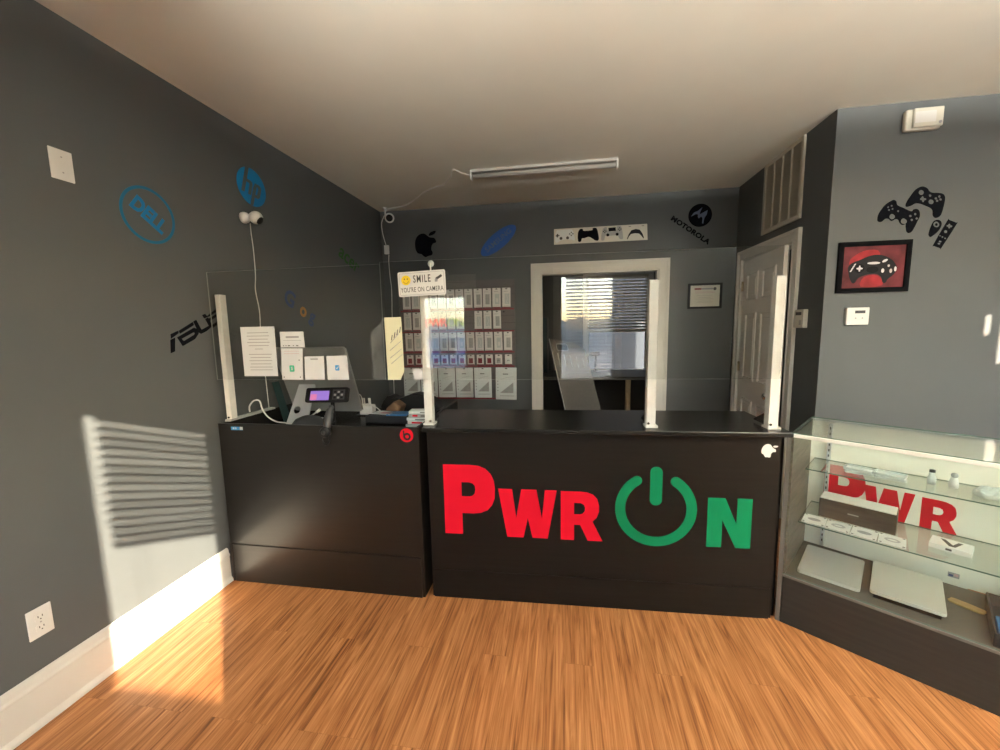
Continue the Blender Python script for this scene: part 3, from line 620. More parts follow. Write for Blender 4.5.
def cream(b):
    PF = frame((0.008, 2.0232, 0), (1, 0, 0), (0, 0, 1))
    for (x0, z0, x1, z1, m) in ((-0.925, 1.425, -0.875, 1.475, 'ink_grey'), (-0.93, 1.385, -0.865, 1.435, 'ink_grey'), (-0.93, 1.345, -0.862, 1.395, 'ink_grey'), (-0.925, 1.315, -0.86, 1.365, 'ink_grey')):
        b.tube([(x0, z0, 0.0008), (x1, z1, 0.0008)], 0.0014, m, 6, PF, 1)
    for k in range(4):
        b.tube([(-0.918+0.016*k, 1.440+0.013*k, 0.0008), (-0.912+0.016*k, 1.468+0.014*k, 0.0008)], 0.0022, 'ink_dark', 6, PF, 1)
note('narrow pale yellow flyer with slanted writing and a cut lower corner', [(-0.945, 1.560), (-0.850, 1.561), (-0.846, 1.276), (-0.870, 1.2285), (-0.941, 1.2285)], frame((0.0, 2.0232, 0), (1, 0, 0), (0, 0, 1)), 'paper_cream', 'paper_flyer', cream)
note('small blank white card at the lower screen edge left of the second post', [(-0.043, 1.286), (0.004, 1.286), (0.006, 1.2285), (-0.040, 1.2285)], PR)

sg = root('plaque', 'white SMILE YOU\'RE ON CAMERA plaque with a yellow smiley face', 'sign', frame((-0.7225, 2.006, 1.727), (1, 0, 0), (0, 0, 1)) @ RZ(0.027))
SM = W[sg.name]
b = MB(); b.flat([rrect(-0.126, -0.062, 0.126, 0.062, 0.008)], 0.003, 'white_plastic', SM)
b.flat([rrect(-0.119, -0.055, 0.119, 0.055, 0.006), rrect(-0.1175, -0.0535, 0.1175, 0.0535, 0.006)], 0.0034, 'ink_grey', SM); b.build('plate', sg)
S2 = SM @ T_(0, 0, 0.003)
b = MB(); b.flat([circle(-0.083, 0.020, 0.025)], 0.0005, 'smiley_yellow', S2); b.flat([circle(-0.091, 0.026, 0.0024, 10, 0.004)], 0.0010, 'ink_dark', S2); b.flat([circle(-0.075, 0.026, 0.0024, 10, 0.004)], 0.0010, 'ink_dark', S2)
b.tube([(-0.098, 0.015, 0.0008), (-0.091, 0.007, 0.0008), (-0.083, 0.004, 0.0008), (-0.075, 0.007, 0.0008), (-0.068, 0.015, 0.0008)], 0.0009, 'ink_dark', 6, S2); b.build('smiley', sg, label='round yellow smiley face')
b = MB(); b.text('SMILE', 0.052, 'ink_dark', S2 @ T_(0.002, 0.022, 0), 0.0005, 0.0006, sx=0.62, spacing=1.22); b.build('lettering', sg, label='bold black word SMILE')
b = MB(); b.text("YOU'RE ON CAMERA", 0.034, 'ink_dark', S2 @ T_(0.0, -0.030, 0), 0.0005, 0.0002, sx=0.66, spacing=1.08); b.build('lettering', sg, label='thin black words under the smiley')
b = MB(); b.box(-0.018, -0.006, 0, 0.018, 0.006, 0.0006, 'ink_dark', 0, S2 @ T_(0.092, 0.026, 0) @ RZ(0.5)); b.flat([circle(0.078, 0.012, 0.008)], 0.0006, 'ink_grey', S2); b.box(0.070, 0.004, 0, 0.084, 0.010, 0.0006, 'ink_grey', 0, S2); b.build('camera_icon', sg)
hk = root('suction_hook', 'clear suction hook on the screen above the smiley plaque', 'hook', frame((-0.676, 2.021, 1.825), (1, 0, 0), (0, 0, 1)))
HM = W[hk.name]
b = MB(); b.lathe([(0.017, 0), (0.016, 0.003), (0.007, 0.008), (0.005, 0.012)], 'clear_grey', HM); b.build('suction_cup', hk)
b = MB(); b.tube([(0, 0.004, 0.010), (0, -0.012, 0.011), (0.001, -0.024, 0.010), (0, -0.038, 0.006)], 0.004, 'white_plastic', 8, HM); b.build('hook', hk)
# ------------------------------------------------------------------ wall decals
def decal(label, M, parts, d=0.0010):
    b = MB()
    for k, (kind, mat, *a) in enumerate(parts):
        Mk = M @ T_(0, 0, 0.0002)
        if kind == 'flat': b.flat(a[0], d if len(a) < 2 else a[1], mat, Mk)
        else:
            kw = a[2] if len(a) > 2 else {}
            b.text(a[0], a[1], mat, Mk @ kw.pop('M', I()), **{**dict(depth=d), **kw})
    return tag(b.build('wall_decal'), label, 'wall decal')
decal('blue ring decal with four tilted letters high on the left wall', WL(1.757, 2.076, 0, -0.63),
      [('flat', 'decal_teal', [circle(0, 0, 0.134, 56), circle(0, 0, 0.120, 56)]), ('text', 'decal_blue', 'DELL', 0.098, dict(bold=0.0045, sx=0.82))])
HPM = Matrix.Rotation(0, 4, 'Z')
decal('solid blue disc decal with two lowercase letters above the left wall camera', WL(2.462, 2.434, 0, -0.10),
      [('flat', 'decal_blue', [circle(0, 0, 0.124, 56, 0.118)]),
       ('flat', 'paint', [[(-0.052, 0.118), (-0.024, 0.117), (-0.040, 0.038), (-0.010, 0.038), (0.004, 0.030), (0.006, 0.014), (-0.008, -0.055), (-0.032, -0.055), (-0.020, 0.008), (-0.022, 0.016), (-0.030, 0.018), (-0.046, 0.018), (-0.062, -0.055), (-0.087, -0.055)]], 0.0014),
       ('flat', 'paint', [[(0.028, 0.038), (0.062, 0.038), (0.078, 0.030), (0.082, 0.014), (0.070, -0.038), (0.060, -0.052), (0.044, -0.056), (0.024, -0.056), (0.010, -0.117), (-0.014, -0.118), (0.010, 0.0)], [(0.042, 0.018), (0.050, 0.018), (0.056, 0.010), (0.046, -0.030), (0.040, -0.036), (0.030, -0.036)]], 0.0014)])
decal('green lettering decal far back on the left wall near the corner', WL(3.630, 2.165, 0, -0.36), [('text', 'decal_green', 'acer', 0.20, dict(bold=0.003, shear=0.2))])
decal('bold black angular lettering decal on the left wall at the screen edge', WL(1.95, 1.50), [('flat', 'decal_black', off(T['asus'], 1.95, 1.50))])
for L_, mat, u, v, r, s in (('G', 'decal_navy', 2.746, 1.733, -0.45, 0.165), ('o', 'decal_orange', 2.898, 1.655, -0.45, 0.150), ('g', 'decal_navy', 3.006, 1.612, -0.45, 0.150)):
    decal({'G': 'dull blue capital G decal on the left wall', 'o': 'orange letter o decal on the left wall', 'g': 'dull blue lowercase g decal on the left wall'}[L_], WL(u, v, 0, r), [('text', mat, L_, s, dict(bold=0.0045))])
decal('black bitten-fruit silhouette decal on the back wall', WB(-1.51, 2.40), [('flat', 'decal_black', APP)])
decal('tilted blue oval decal with pale lettering on the back wall', WB(-0.703, 2.408, 0, 0.645), [('flat', 'decal_royal', [circle(0, 0, 0.232, 56, 0.084)]), ('text', 'decal_pale', 'SAMSUNG', 0.074, dict(depth=0.0016, bold=0.0008))])
decal('black disc decal with a batwing letter M on the back wall', WB(1.30, 2.543), [('flat', 'decal_black', [circle(0, 0, 0.109, 48)]), ('flat', 'decal_pale', off(T['moto_m'], 1.30, 2.543), 0.0016)])
decal('black capital lettering decal slanting below the disc on the back wall', WB(1.213, 2.408, 0, -0.627), [('text', 'decal_black', 'MOTOROLA', 0.062, dict(bold=0.0032, sx=1.22, spacing=1.05))])
sgn = []
b = MB(); BM = WB(0.348, 2.414)
b.flat([off(T['sign'], 0.348, 2.414)[0]], 0.004, 'cream_plastic', BM); B4 = BM @ T_(0, 0, 0.004)
o_ = lambda l: off(l, 0.348, 2.414)
b.flat(o_([sm(T['s1'][0], 2), circle(-0.045, 2.395, 0.016, 14), circle(0.022, 2.397, 0.016, 14)]), 0.0004, 'package_pale', B4)
b.flat(o_([T['s1b'][0]]), 0.0008, 'ink_dark', B4); b.flat(o_([circle(-0.045, 2.395, 0.015, 16)]), 0.0008, 'ink_dark', B4); b.flat(o_([circle(0.022, 2.397, 0.015, 16)]), 0.0008, 'ink_dark', B4)
for dx, dy in ((0.016, 0), (-0.016, 0), (0, 0.015), (0, -0.015)): b.flat(o_([circle(0.060+dx, 2.434+dy, 0.007, 10)]), 0.0008, 'ink_dark', B4)
b.flat(o_([sm(T['s2'][0], 2)]), 0.0006, 'decal_black', B4)
b.flat(o_([sm(T['s3'][0], 2)]), 0.0004, 'grey_plastic', B4); b.flat(o_([T['s3p'][0]]), 0.0008, 'decal_black', B4)
for cx, cy in ((0.425, 2.404), (0.517, 2.406)): b.flat(o_([circle(cx, cy, 0.015, 16)]), 0.0010, 'decal_black', B4)
for cx, cy in ((0.395, 2.441), (0.541, 2.455)):
    for dx, dy in ((0.012, 0), (-0.012, 0), (0, 0.012), (0, -0.012)): b.flat(o_([circle(cx+dx, cy+dy, 0.006, 8)]), 0.0010, 'decal_black', B4)
b.flat(o_([sm(T['s4'][0], 2)]), 0.0006, 'pad_grey', B4)
for cx in (0.64, 0.765): b.flat(o_([rect(cx-0.012, 2.472, cx+0.012, 2.477)]), 0.0006, 'ink_dark', B4)
tag(b.build('wall_sign'), 'long white panel with four game controllers above the cased opening', 'sign')
def traced(label, key, cx, cy, extra=()):
    decal(label, WS(cx, cy), [('flat', 'decal_black', off([sm(l) for l in T[key]], cx, cy))] + list(extra))
traced('black gamepad decal with two round sticks, the left one on the right wall', 'ctrl_a', 2.02, 2.13)
traced('black gamepad decal with long grips, the upper right one on the right wall', 'ctrl_b', 2.16, 2.20)
traced('black teardrop remote decal between gamepad and bar remote', 'nunchuk', 2.226, 2.044, [('flat', 'decal_black', off([sm(T['nunchuk_dot'][0])], 2.226, 2.044))])
traced('black slanting bar-shaped remote decal on the right wall', 'remote', 2.28, 2.008)

# ------------------------------------------------------------------ things on the walls
b = MB(); M = WL(1.419, 2.185)
b.box(-0.0395, -0.060, 0, 0.0395, 0.060, 0.006, 'white_plastic', 0.003, M)
for v in (-0.030, 0.030): b.cyl((0, v, 0.005), (0, v, 0.0072), 0.0032, 'grey_plastic', M=M, seg=12)
tag(b.build('blank_wall_plate'), 'blank white plate high on the left wall', 'wall plate')
ot = root('wall_outlet', 'white duplex outlet low on the left wall above the skirting', 'outlet', WL(1.134, 0.398)); M = W[ot.name]
b = MB(); b.box(-0.038, -0.059, 0, 0.038, 0.059, 0.006, 'white_plastic', 0.003, M); b.build('cover_plate', ot)
for v in (-0.021, 0.021):
    b = MB(); b.prism(rrect(-0.017, v-0.0145, 0.017, v+0.0145, 0.008), 0.005, 0.0085, 'white_plastic', M)
    for u in (-0.007, 0.006): b.box(u-0.0013, v-0.001, 0.008, u+0.0013, v+0.007, 0.0089, 'slot_dark', 0, M)
    b.cyl((0, v-0.008, 0.008), (0, v-0.008, 0.0089), 0.0025, 'slot_dark', M=M, seg=10); b.build('receptacle', ot)
b = MB(); b.cyl((0, 0, 0.005), (0, 0, 0.0078), 0.003, 'grey_plastic', M=M, seg=10); b.build('screw', ot)

c1 = root('security_camera', 'white ball security camera under the blue disc on the left wall', 'camera', WL(2.365, 2.218)); M = W[c1.name]
b = MB(); b.lathe([(0.034, 0), (0.035, 0.012), (0.031, 0.026), (0.020, 0.036), (0.010, 0.040)], 'white_plastic', M); b.build('mount', c1)
hc = (0.030, 0.004, 0.066)
b = MB(); b.ball(hc, 0.040, 'white_plastic', (1.05, 1, 1), M); b.build('camera_head', c1)
ld = Vector((0.14, -0.60, 0.78)).normalized()
b = MB(); lm = M @ T_(*(Vector(hc)+ld*0.030)) @ ld.to_track_quat('Z', 'Y').to_matrix().to_4x4(); b.lathe([(0.026, 0), (0.025, 0.006), (0.018, 0.0105), (0.008, 0.0125)], 'black_plastic', lm); b.build('lens', c1)
b = MB(); b.tube([(XL+0.030, 2.385, 2.186), (XL+0.014, 2.404, 2.160), (XL+0.006, 2.415, 2.120), (XL+0.006, 2.421, 2.03), (XL+0.007, 2.418, 1.87), (XL+0.006, 2.407, 1.77), (XL+0.006, 2.426, 1.64), (XL+0.007, 2.420, 1.50), (XL+0.008, 2.424, 1.25), (XL+0.010, 2.43, 0.95)], 0.0028, 'white_plastic')
tag(b.build('power_cable'), 'thin white cable hanging down the left wall from the ball camera', 'cable')
c2 = root('security_camera', 'white round security camera facing out of the back left ceiling corner', 'camera', T_(-1.905, 4.24, ZC))
b = MB(); b.cyl((-1.905, 4.24, ZC), (-1.905, 4.24, 2.705), 0.009, 'white_plastic'); b.lathe([(0.026, 0), (0.026, -0.006), (0.014, -0.012)][::-1], 'white_plastic', T_(-1.905, 4.24, ZC)); b.cyl((-1.905, 4.24, 2.705), (-1.858, 4.205, 2.690), 0.008, 'white_plastic'); b.build('mount', c2)
fd = Vector((0.33, -0.90, -0.26)).normalized(); fm = T_(-1.835, 4.185, 2.664) @ fd.to_track_quat('Z', 'Y').to_matrix().to_4x4()
b = MB(); b.lathe([(0.010, -0.050), (0.034, -0.042), (0.046, -0.020), (0.050, 0.004), (0.049, 0.012), (0.040, 0.015)], 'white_plastic', fm); b.build('camera_head', c2)
b = MB(); b.lathe([(0.036, 0.013), (0.034, 0.018), (0.022, 0.020), (0.018, 0.017), (0.006, 0.019)], 'black_plastic', fm); b.build('lens', c2)
b = MB(); b.box(-0.026, -0.048, 0.0, 0.026, 0.048, 0.028, 'white_plastic', 0.005, WB(-1.955, 2.372));
tag(b.build('cable_box'), 'small white cable junction box on the back wall below the corner camera', 'junction box')
b = MB(); b.tube([(-1.905, 4.24, 2.712), (-1.95, 4.30, 2.712), (-1.998, 4.342, 2.66), (-2.0, 4.350, 2.58), (-1.985, 4.350, 2.50), (-1.965, 4.350, 2.428)], 0.0045, 'white_plastic'); tag(b.build('power_cable'), 'short white cable looping from the corner camera to its junction box', 'cable')
b = MB(); b.tube([(-1.935, 4.350, 2.318), (-1.942, 4.352, 2.24), (-1.935, 4.350, 2.08), (-1.925, 4.352, 1.93), (-1.935, 4.350, 1.62), (-1.948, 4.352, 1.2), (-1.955, 4.350, 0.90), (-1.96, 4.350, 0.5)], 0.0045, 'white_plastic'); tag(b.build('power_cable'), 'long white cable running down the back wall beside the package board', 'cable')

tl = root('strip_light', 'unlit fluorescent tube fitting on the ceiling', 'ceiling light', T_(-0.182, 3.42, ZC))
b = MB(); b.box(-0.762, 3.395, ZC-0.022, 0.398, 3.445, ZC, 'lamp_white', 0.003); b.build('housing', tl)
b = MB(); b.cyl((-0.755, 3.42, 2.735), (0.392, 3.42, 2.735), 0.0185, 'lamp_white', seg=20); b.build('tube', tl)
for x in (-0.772, 0.392):
    b = MB(); b.box(x, 3.392, 2.704, x+0.012, 3.448, ZC-0.004, 'white_plastic', 0.003); b.cyl((x+0.006, 3.41, ZC-0.002), (x+0.006, 3.40, ZC-0.001), 0.004, 'chrome'); b.build('end_cap', tl)
b = MB(); b.tube([(-0.770, 3.42, 2.745), (-0.84, 3.38, 2.755), (-0.895, 3.33, 2.770), (-0.95, 3.44, 2.752), (-1.08, 3.65, 2.765), (-1.14, 3.70, ZC-0.006), (-1.30, 3.80, 2.772), (-1.48, 4.00, 2.768), (-1.66, 4.18, 2.776), (-1.85, 4.235, 2.770), (-1.90, 4.245, 2.758)], 0.0042, 'white_plastic'); tag(b.build('lamp_cable'), 'pale cable strung along the ceiling from the tube fitting to the corner', 'cable')

vt = root('air_vent', 'cream air return grille above the ajar door', 'vent', WD(3.545, 2.5)); M = W[vt.name]
b = MB(); b.flat([rect(-0.285, -0.279, 0.285, 0.279), rect(-0.255, -0.249, 0.255, 0.249)], 0.014, 'vent_cream', M)
for k in range(1, 4): x = -0.255+0.51*k/4; b.box(x-0.007, -0.25, 0.0, x+0.007, 0.25, 0.013, 'vent_cream', 0.001, M)
b.build('frame', vt)
b = MB(); b.box(-0.256, -0.25, 0.0003, 0.256, 0.25, 0.0012, 'vent_shadow', 0, M)
for k in range(40): z = -0.244+0.0125*k; b.box(-0.255, -0.0007, -0.005, 0.255, 0.0007, 0.005, 'vent_cream', 0, M @ T_(0, z, 0.0065) @ RX(-0.45))
b.build('louvres', vt)

em = root('alarm_unit', 'cream boxy alarm unit under the ceiling on the right wall', 'alarm', WS(2.085, 2.668)); M = W[em.name]
b = MB(); b.box(-0.092, -0.060, 0, 0.092, 0.060, 0.035, 'cream_plastic', 0.012, M, 3); b.build('housing', em)
b = MB(); b.box(-0.062, -0.050, 0.034, 0.090, 0.057, 0.050, 'cream_plastic', 0.006, M, 3); b.flat([rect(-0.055, -0.026, 0.05, 0.036)], 0.0008, 'white_plastic', M @ T_(0, 0, 0.050)); b.build('front_cover', em)
b = MB(); b.cyl((0.073, -0.030, 0.049), (0.073, -0.030, 0.053), 0.008, 'ink_grey', M=M, seg=14); b.build('button', em)

th = root('thermostat', 'white thermostat with a dark display under the framed gamepad picture', 'thermostat', WS(1.834, 1.522)); M = W[th.name]
b = MB(); b.box(-0.064, -0.055, 0, 0.064, 0.055, 0.024, 'white_plastic', 0.004, M); b.build('housing', th)
b = MB(); b.box(-0.018, 0.018, 0.0238, 0.040, 0.036, 0.0246, 'dark_plastic', 0, M); b.build('display', th)
for u in (-0.012, 0.026): b = MB(); b.flat([circle(u, -0.012, 0.005, 10)], 0.001, 'grey_plastic', M @ T_(0, 0, 0.0238)); b.build('button', th)
kp = root('alarm_keypad', 'cream keypad with small dark display on the wall beside the door', 'keypad', WD(3.150, 1.515)); M = W[kp.name]
b = MB(); b.box(-0.055, -0.064, 0, 0.055, 0.064, 0.030, 'cream_plastic', 0.004, M); b.build('housing', kp)
b = MB(); b.box(-0.040, 0.024, 0.0298, 0.030, 0.046, 0.0306, 'dark_plastic', 0, M); b.build('display', kp)
b = MB(); b.box(0.006, -0.044, 0.0298, 0.030, -0.010, 0.0315, 'grey_plastic', 0.0005, M); b.build('button_row', kp)

pc = root('framed_picture', 'black framed red picture of a dark gamepad on the right wall', 'picture', WS(1.905, 1.827)); M = W[pc.name]
b = MB(); b.flat([rect(-0.200, -0.157, 0.200, 0.157), rect(-0.172, -0.128, 0.172, 0.128)], 0.016, 'frame_black', M); b.build('frame', pc)
b = MB(); b.box(-0.174, -0.130, 0.001, 0.174, 0.130, 0.008, 'picture_red', 0, M); P2 = M @ T_(0, 0, 0.008)
b.flat([sm([(-0.13, 0.05), (-0.06, 0.10), (0.02, 0.10), (0.03, 0.05), (-0.04, 0.045), (-0.12, 0.0)])], 0.0003, 'picture_glow', P2)
b.flat([sm([(-0.06, -0.12), (-0.045, -0.06), (0.03, -0.055), (0.06, -0.115)])], 0.0003, 'picture_glow', P2)
def pcv(x, y): return ((x-363)/500*0.405, -(y-262+0.055*(x-363))/340*0.318)
co = [pcv(x, y) for x, y in [(195, 300), (190, 270), (215, 240), (270, 218), (320, 195), (380, 182), (440, 190), (490, 215), (520, 250), (525, 275), (505, 310), (470, 340), (455, 365), (435, 360), (425, 330), (395, 310), (345, 310), (300, 322), (265, 340), (245, 370), (225, 370), (205, 335)]]
b.flat([sm(co)], 0.0008, 'pad_grey', P2)
def blob(x, y, rx, ry, mat, d=0.0012, rot=0): cx, cy = pcv(x, y); b.flat([circle(cx, cy, rx*0.00081, 18, ry*0.00093, rot)], d, mat, P2)
blob(270, 275, 34, 30, 'pad_dark'); blob(270, 275, 22, 7, 'pad_light', 0.0016); blob(270, 275, 7, 20, 'pad_light', 0.0016)
blob(360, 280, 42, 22, 'pad_dark'); blob(365, 237, 44, 8, 'pad_light'); blob(440, 220, 20, 8, 'pad_light', 0.0012, 0.5); blob(430, 285, 10, 14, 'pad_light', 0.0016); blob(485, 285, 9, 14, 'grey_plastic', 0.0016); blob(468, 252, 8, 8, 'grey_plastic', 0.0016); blob(515, 272, 8, 16, 'pad_light', 0.0012)
for k in range(4): blob(222-8*k+14, 250+14*k, 10, 4, 'pad_light', 0.0012, 0.8)
b.build('picture_print', pc)
ct = root('framed_certificate', 'small black framed certificate on the back wall right of the opening', 'certificate', WB(1.370, 1.765)); M = W[ct.name]
b = MB(); b.flat([rect(-0.158, -0.124, 0.158, 0.124), rect(-0.138, -0.104, 0.138, 0.104)], 0.018, 'frame_black', M); b.build('frame', ct)
b = MB(); b.box(-0.140, -0.106, 0.001, 0.140, 0.106, 0.007, 'cream_plastic', 0, M); P2 = M @ T_(0, 0, 0.0068)
b.box(-0.098, 0.062, 0, -0.035, 0.078, 0.0006, 'package_red', 0, P2); b.box(-0.033, 0.062, 0, 0.075, 0.078, 0.0006, 'ink_grey', 0, P2); b.flat([circle(0.092, 0.068, 0.015, 16)], 0.0006, 'ink_dark', P2)
lines(b, -0.10, 0.10, [0.040, 0.030], P2, 'ink_pink', 0.003, 0.1); lines(b, -0.08, 0.08, [0.005, -0.015, -0.03, -0.05, -0.062], P2, 'ink_grey', 0.002, 0.3); b.build('certificate_sheet', ct)

# ------------------------------------------------------------------ accessory board
bd = root('display_board', 'dark grey slotted wall board holding rows of phone accessory packages', 'display board', WB(-1.18, 0.69)); M = WB(0, 0)
b = MB(); z = 0.69
while z < 2.0:
    b.box(-1.835, z+0.002, 0, -0.535, min(z+0.076, 2.004), 0.018, 'board_grey', 0.001, M); z += 0.0775
b.box(-1.835, 0.69, 0, -0.535, 2.004, 0.008, 'slot_dark', 0, M); b.build('slotted_panel', bd)
b = MB()
for z in (1.695, 1.460, 1.232, 1.076, 0.716): b.box(-1.825, z-0.012, 0.018, -0.545, z+0.002, 0.022, 'package_red', 0, M)
b.build('shelf_strip', bd, label='dark red strips running under the package rows')
hk0 = None
def dup(o, M2, **props):
    c = o.copy(); C.objects.link(c); c.matrix_world = M2; W[c.name] = M2
    for k, v in props.items(): c[k] = v
    for ch in list(o.children):
        d = ch.copy(); C.objects.link(d); d.parent = c; d.matrix_parent_inverse = ch.matrix_parent_inverse.copy()
        for g in list(ch.children):
            e = g.copy(); C.objects.link(e); e.parent = d
    return c
def hook(x, z):
    b = MB(); b.cyl((x, z, 0.014), (x, z+0.002, 0.046), 0.0026, 'black_plastic', M=M, seg=8); b.box(x-0.008, z-0.008, 0.017, x+0.008, z+0.008, 0.020, 'black_plastic', 0.001, M); b.build('hook', bd)
HG = 0.020                                             # packages hang just clear of the board
PROTO = {}
def make_package(kind):
    w, h = {'slim': (0.088, 0.208), 'mid': (0.084, 0.200), 'small': (0.076, 0.114), 'large': (0.192, 0.330)}[kind.split('-')[0]]
    col = kind.split('-')[1]
    r = root('accessory_package', 'x', 'package', WB(0, 0)); M0 = WB(0, 0)
    b = MB(); b.prism(rrect(-w/2, -h, w/2, 0.004, 0.004) , 0.004, 0.009, 'package_pale' if kind.startswith('large') else 'package_white', M0)
    b.flat([rrect(-0.011, -0.012, 0.011, -0.003, 0.003)], 0.0003, 'ink_dark', M0 @ T_(0, 0, 0.009)); b.build('card', r)
    if col != 'plain' or True:
        b = MB(); F = M0 @ T_(0, 0, 0.009)
        if kind.startswith('large'):
            b.box(-w*0.30, -h*0.80, 0, w*0.36, -h*0.36, 0.0025, 'package_pale', 0.001, F)
            b.prism([(-w*0.29, -h*0.79), (w*0.35, -h*0.79), (w*0.35, -h*0.45)], 0.0025, 0.0030, 'package_grey', F)
            b.box(-w*0.16, -h*0.205, 0, w*0.10, -h*0.18, 0.0006, 'ink_dark', 0, F); b.box(-w*0.30, -h*0.89, 0, w*0.38, -h*0.875, 0.0006, 'ink_grey', 0, F)
            b.tube([(-w*0.25, -h*0.36, 0.001), (w*0.05, -h*0.30, 0.001), (w*0.36, -h*0.27, 0.001)], 0.0012, 'ink_grey', 6, F)
            for k in range(4): b.flat([circle(-w*0.40, -h*(0.42+0.1*k), 0.006, 10)], 0.0005, 'ink_grey', F)
        elif kind.startswith('small'):
            m = {'red': 'package_red', 'white': 'package_pale', 'grey': 'package_grey'}[col]
            b.box(-w*0.30, -h*0.80, 0, w*0.30, -h*0.30, 0.006 if col == 'red' else 0.010, m, 0.002, F)
            if col != 'red': b.tube([(-0.012, -h*0.6, 0.011), (0, -h*0.5, 0.012), (0.012, -h*0.6, 0.011)], 0.003, 'ink_dark', 6, F)
        else:
            m = {'grey': 'package_grey', 'white': 'white_plastic', 'cable': 'clear_grey'}[col]
            b.box(-w*0.18, -h*0.80, 0, w*0.34, -h*0.28, 0.010, m if col != 'white' else 'clear_grey', 0.003, F)
            if col == 'cable': b.tube([(0.0, -h*0.32, 0.011), (0.014, -h*0.5, 0.012), (0.004, -h*0.7, 0.012), (0.018, -h*0.77, 0.011)], 0.004, 'paper', 6, F)
            if col == 'white': b.box(-w*0.05, -h*0.70, 0.008, w*0.22, -h*0.5, 0.013, 'white_plastic', 0.003, F)
            b.box(-w*0.34, -h*0.17, 0, w*0.20, -h*0.15, 0.0006, 'ink_grey', 0, F); b.box(-w*0.34, -h*0.90, 0, w*0.34, -h*0.89, 0.0006, 'ink_grey', 0, F)
        b.build('blister', r, label={'red': 'dark red contents', 'grey': 'grey contents', 'white': 'white contents', 'cable': 'looped white contents', 'plain': 'printed tablet picture'}[col])
    if not kind.startswith('large'):
        b = MB(); b.box(-w/2, -h, 0.0085, w/2, -h+0.012, 0.0097, 'package_red', 0, M0); b.build('bottom_band', r)
    return r
ORD = ['rightmost', 'second from the right', 'third from the right', 'fourth from the right', 'fifth from the right', 'sixth from the right', 'seventh from the right', 'eighth from the right', 'ninth from the right', 'tenth from the right', 'eleventh from the right', 'leftmost']
WHAT = {'slim-grey': 'slim white package with grey window', 'slim-white': 'slim white package with white plug inside', 'slim-cable': 'slim white package with looped cable', 'mid-cable': 'narrow white package with looped cable', 'mid-grey': 'narrow white package with grey window', 'small-red': 'small white package with dark red square', 'small-white': 'small white package with pale gadget', 'small-grey': 'small white package with grey gadget', 'large-plain': 'large pale package picturing a tablet screen'}
COLX = [-0.622, -0.729, -0.834, -0.935, -1.040, -1.140, -1.240, -1.340, -1.440, -1.540, -1.640, -1.745]
ROWS = [('top row', 1.908, [(x, k) for x, k in zip(COLX, ['slim-cable', 'slim-white', 'slim-grey', 'slim-grey', 'slim-grey', 'slim-white', 'slim-grey', 'slim-cable', 'slim-grey', 'slim-grey', 'slim-cable', 'slim-grey'])]),
        ('second row', 1.670, [(x, k) for x, k in zip(COLX[1:4] + COLX[5:], ['mid-grey', 'mid-cable', 'mid-cable', 'mid-grey', 'mid-cable', 'mid-grey', 'mid-grey', 'mid-cable', 'mid-grey', 'mid-cable'])]),
        ('third row', 1.442, [(x, k) for x, k in zip([x+0.008 for x in COLX], ['slim-grey', 'slim-white', 'slim-grey', 'slim-cable', 'slim-grey', 'slim-white', 'slim-grey', 'slim-grey', 'slim-cable', 'slim-grey', 'slim-white', 'slim-grey'])]),
        ('fourth row', 1.196, [(x, k) for x, k in zip([x+0.010 for x in COLX], ['small-white', 'small-grey', 'small-red', 'small-red', 'small-red', 'small-red', 'small-red', 'small-red', 'small-red', 'small-red', 'small-red', 'small-red'])]),
        ('bottom row', 1.052, [(-0.640, 'large-plain'), (-0.902, 'large-plain'), (-1.110, 'large-plain'), (-1.318, 'large-plain'), (-1.522, 'large-plain'), (-1.725, 'large-plain')])]
for rn, z, items in ROWS:
    for k, (x, kind) in enumerate(items):
        od = ORD[k] if k < len(items)-1 else 'leftmost'
        M2 = WB(x, z, HG, random.uniform(-0.015, 0.015))
        lab = '%s, %s in the %s' % (WHAT[kind], od, rn)
        if kind not in PROTO:
            r = make_package(kind); PROTO[kind] = r; r.matrix_world = M2; W[r.name] = M2
            r['label'] = lab; r['category'] = 'package'
        else: r = dup(PROTO[kind], M2, label=lab)
        if rn == 'bottom row' and k == 0: r.scale = (1.2, 1.06, 1)
        r['group'] = 'accessory packages in the %s' % rn
        hook(x, z - 0.003)
hook(-0.655, 1.660)
# ------------------------------------------------------------------ on the desk behind the screen
DZ = 0.8802
im = root('desktop_computer', 'silver all-in-one computer seen from behind on the black desk', 'computer', T_(-1.665, 2.45, DZ))
Rm = frame((-1.665, 2.40, 1.386), (1, 0, 0), Vector((0, -0.18, 0.458)))   # back of the tilted display, local -y runs down
b = MB(); b.prism(rrect(-0.262, -0.492, 0.262, 0.0, 0.022), -0.022, 0.0, 'silver_panel', Rm, 0.004); b.build('display_back', im)
b = MB(); b.box(-0.258, -0.488, -0.0245, 0.258, -0.004, -0.0215, 'black_plastic', 0, Rm); b.build('display_glass', im)
b = MB(); sd = frame((-1.672, 2.375, 0), (1, 0, 0), Vector((0, 0.10, 0.26)))
Ms = frame((-1.765, 2.372, DZ), (1, 0, 0), Vector((0, 0.13, 0.245)))
b.flat([[(-0.076, 0), (0.076, 0), (0.068, 0.282), (-0.052, 0.282)], circle(-0.022, 0.100, 0.026, 20)], 0.010, 'aluminium', Ms @ T_(0, 0, -0.005)); b.box(-1.841, 2.366, DZ, -1.689, 2.56, DZ+0.009, 'aluminium', 0.003); b.build('stand', im)

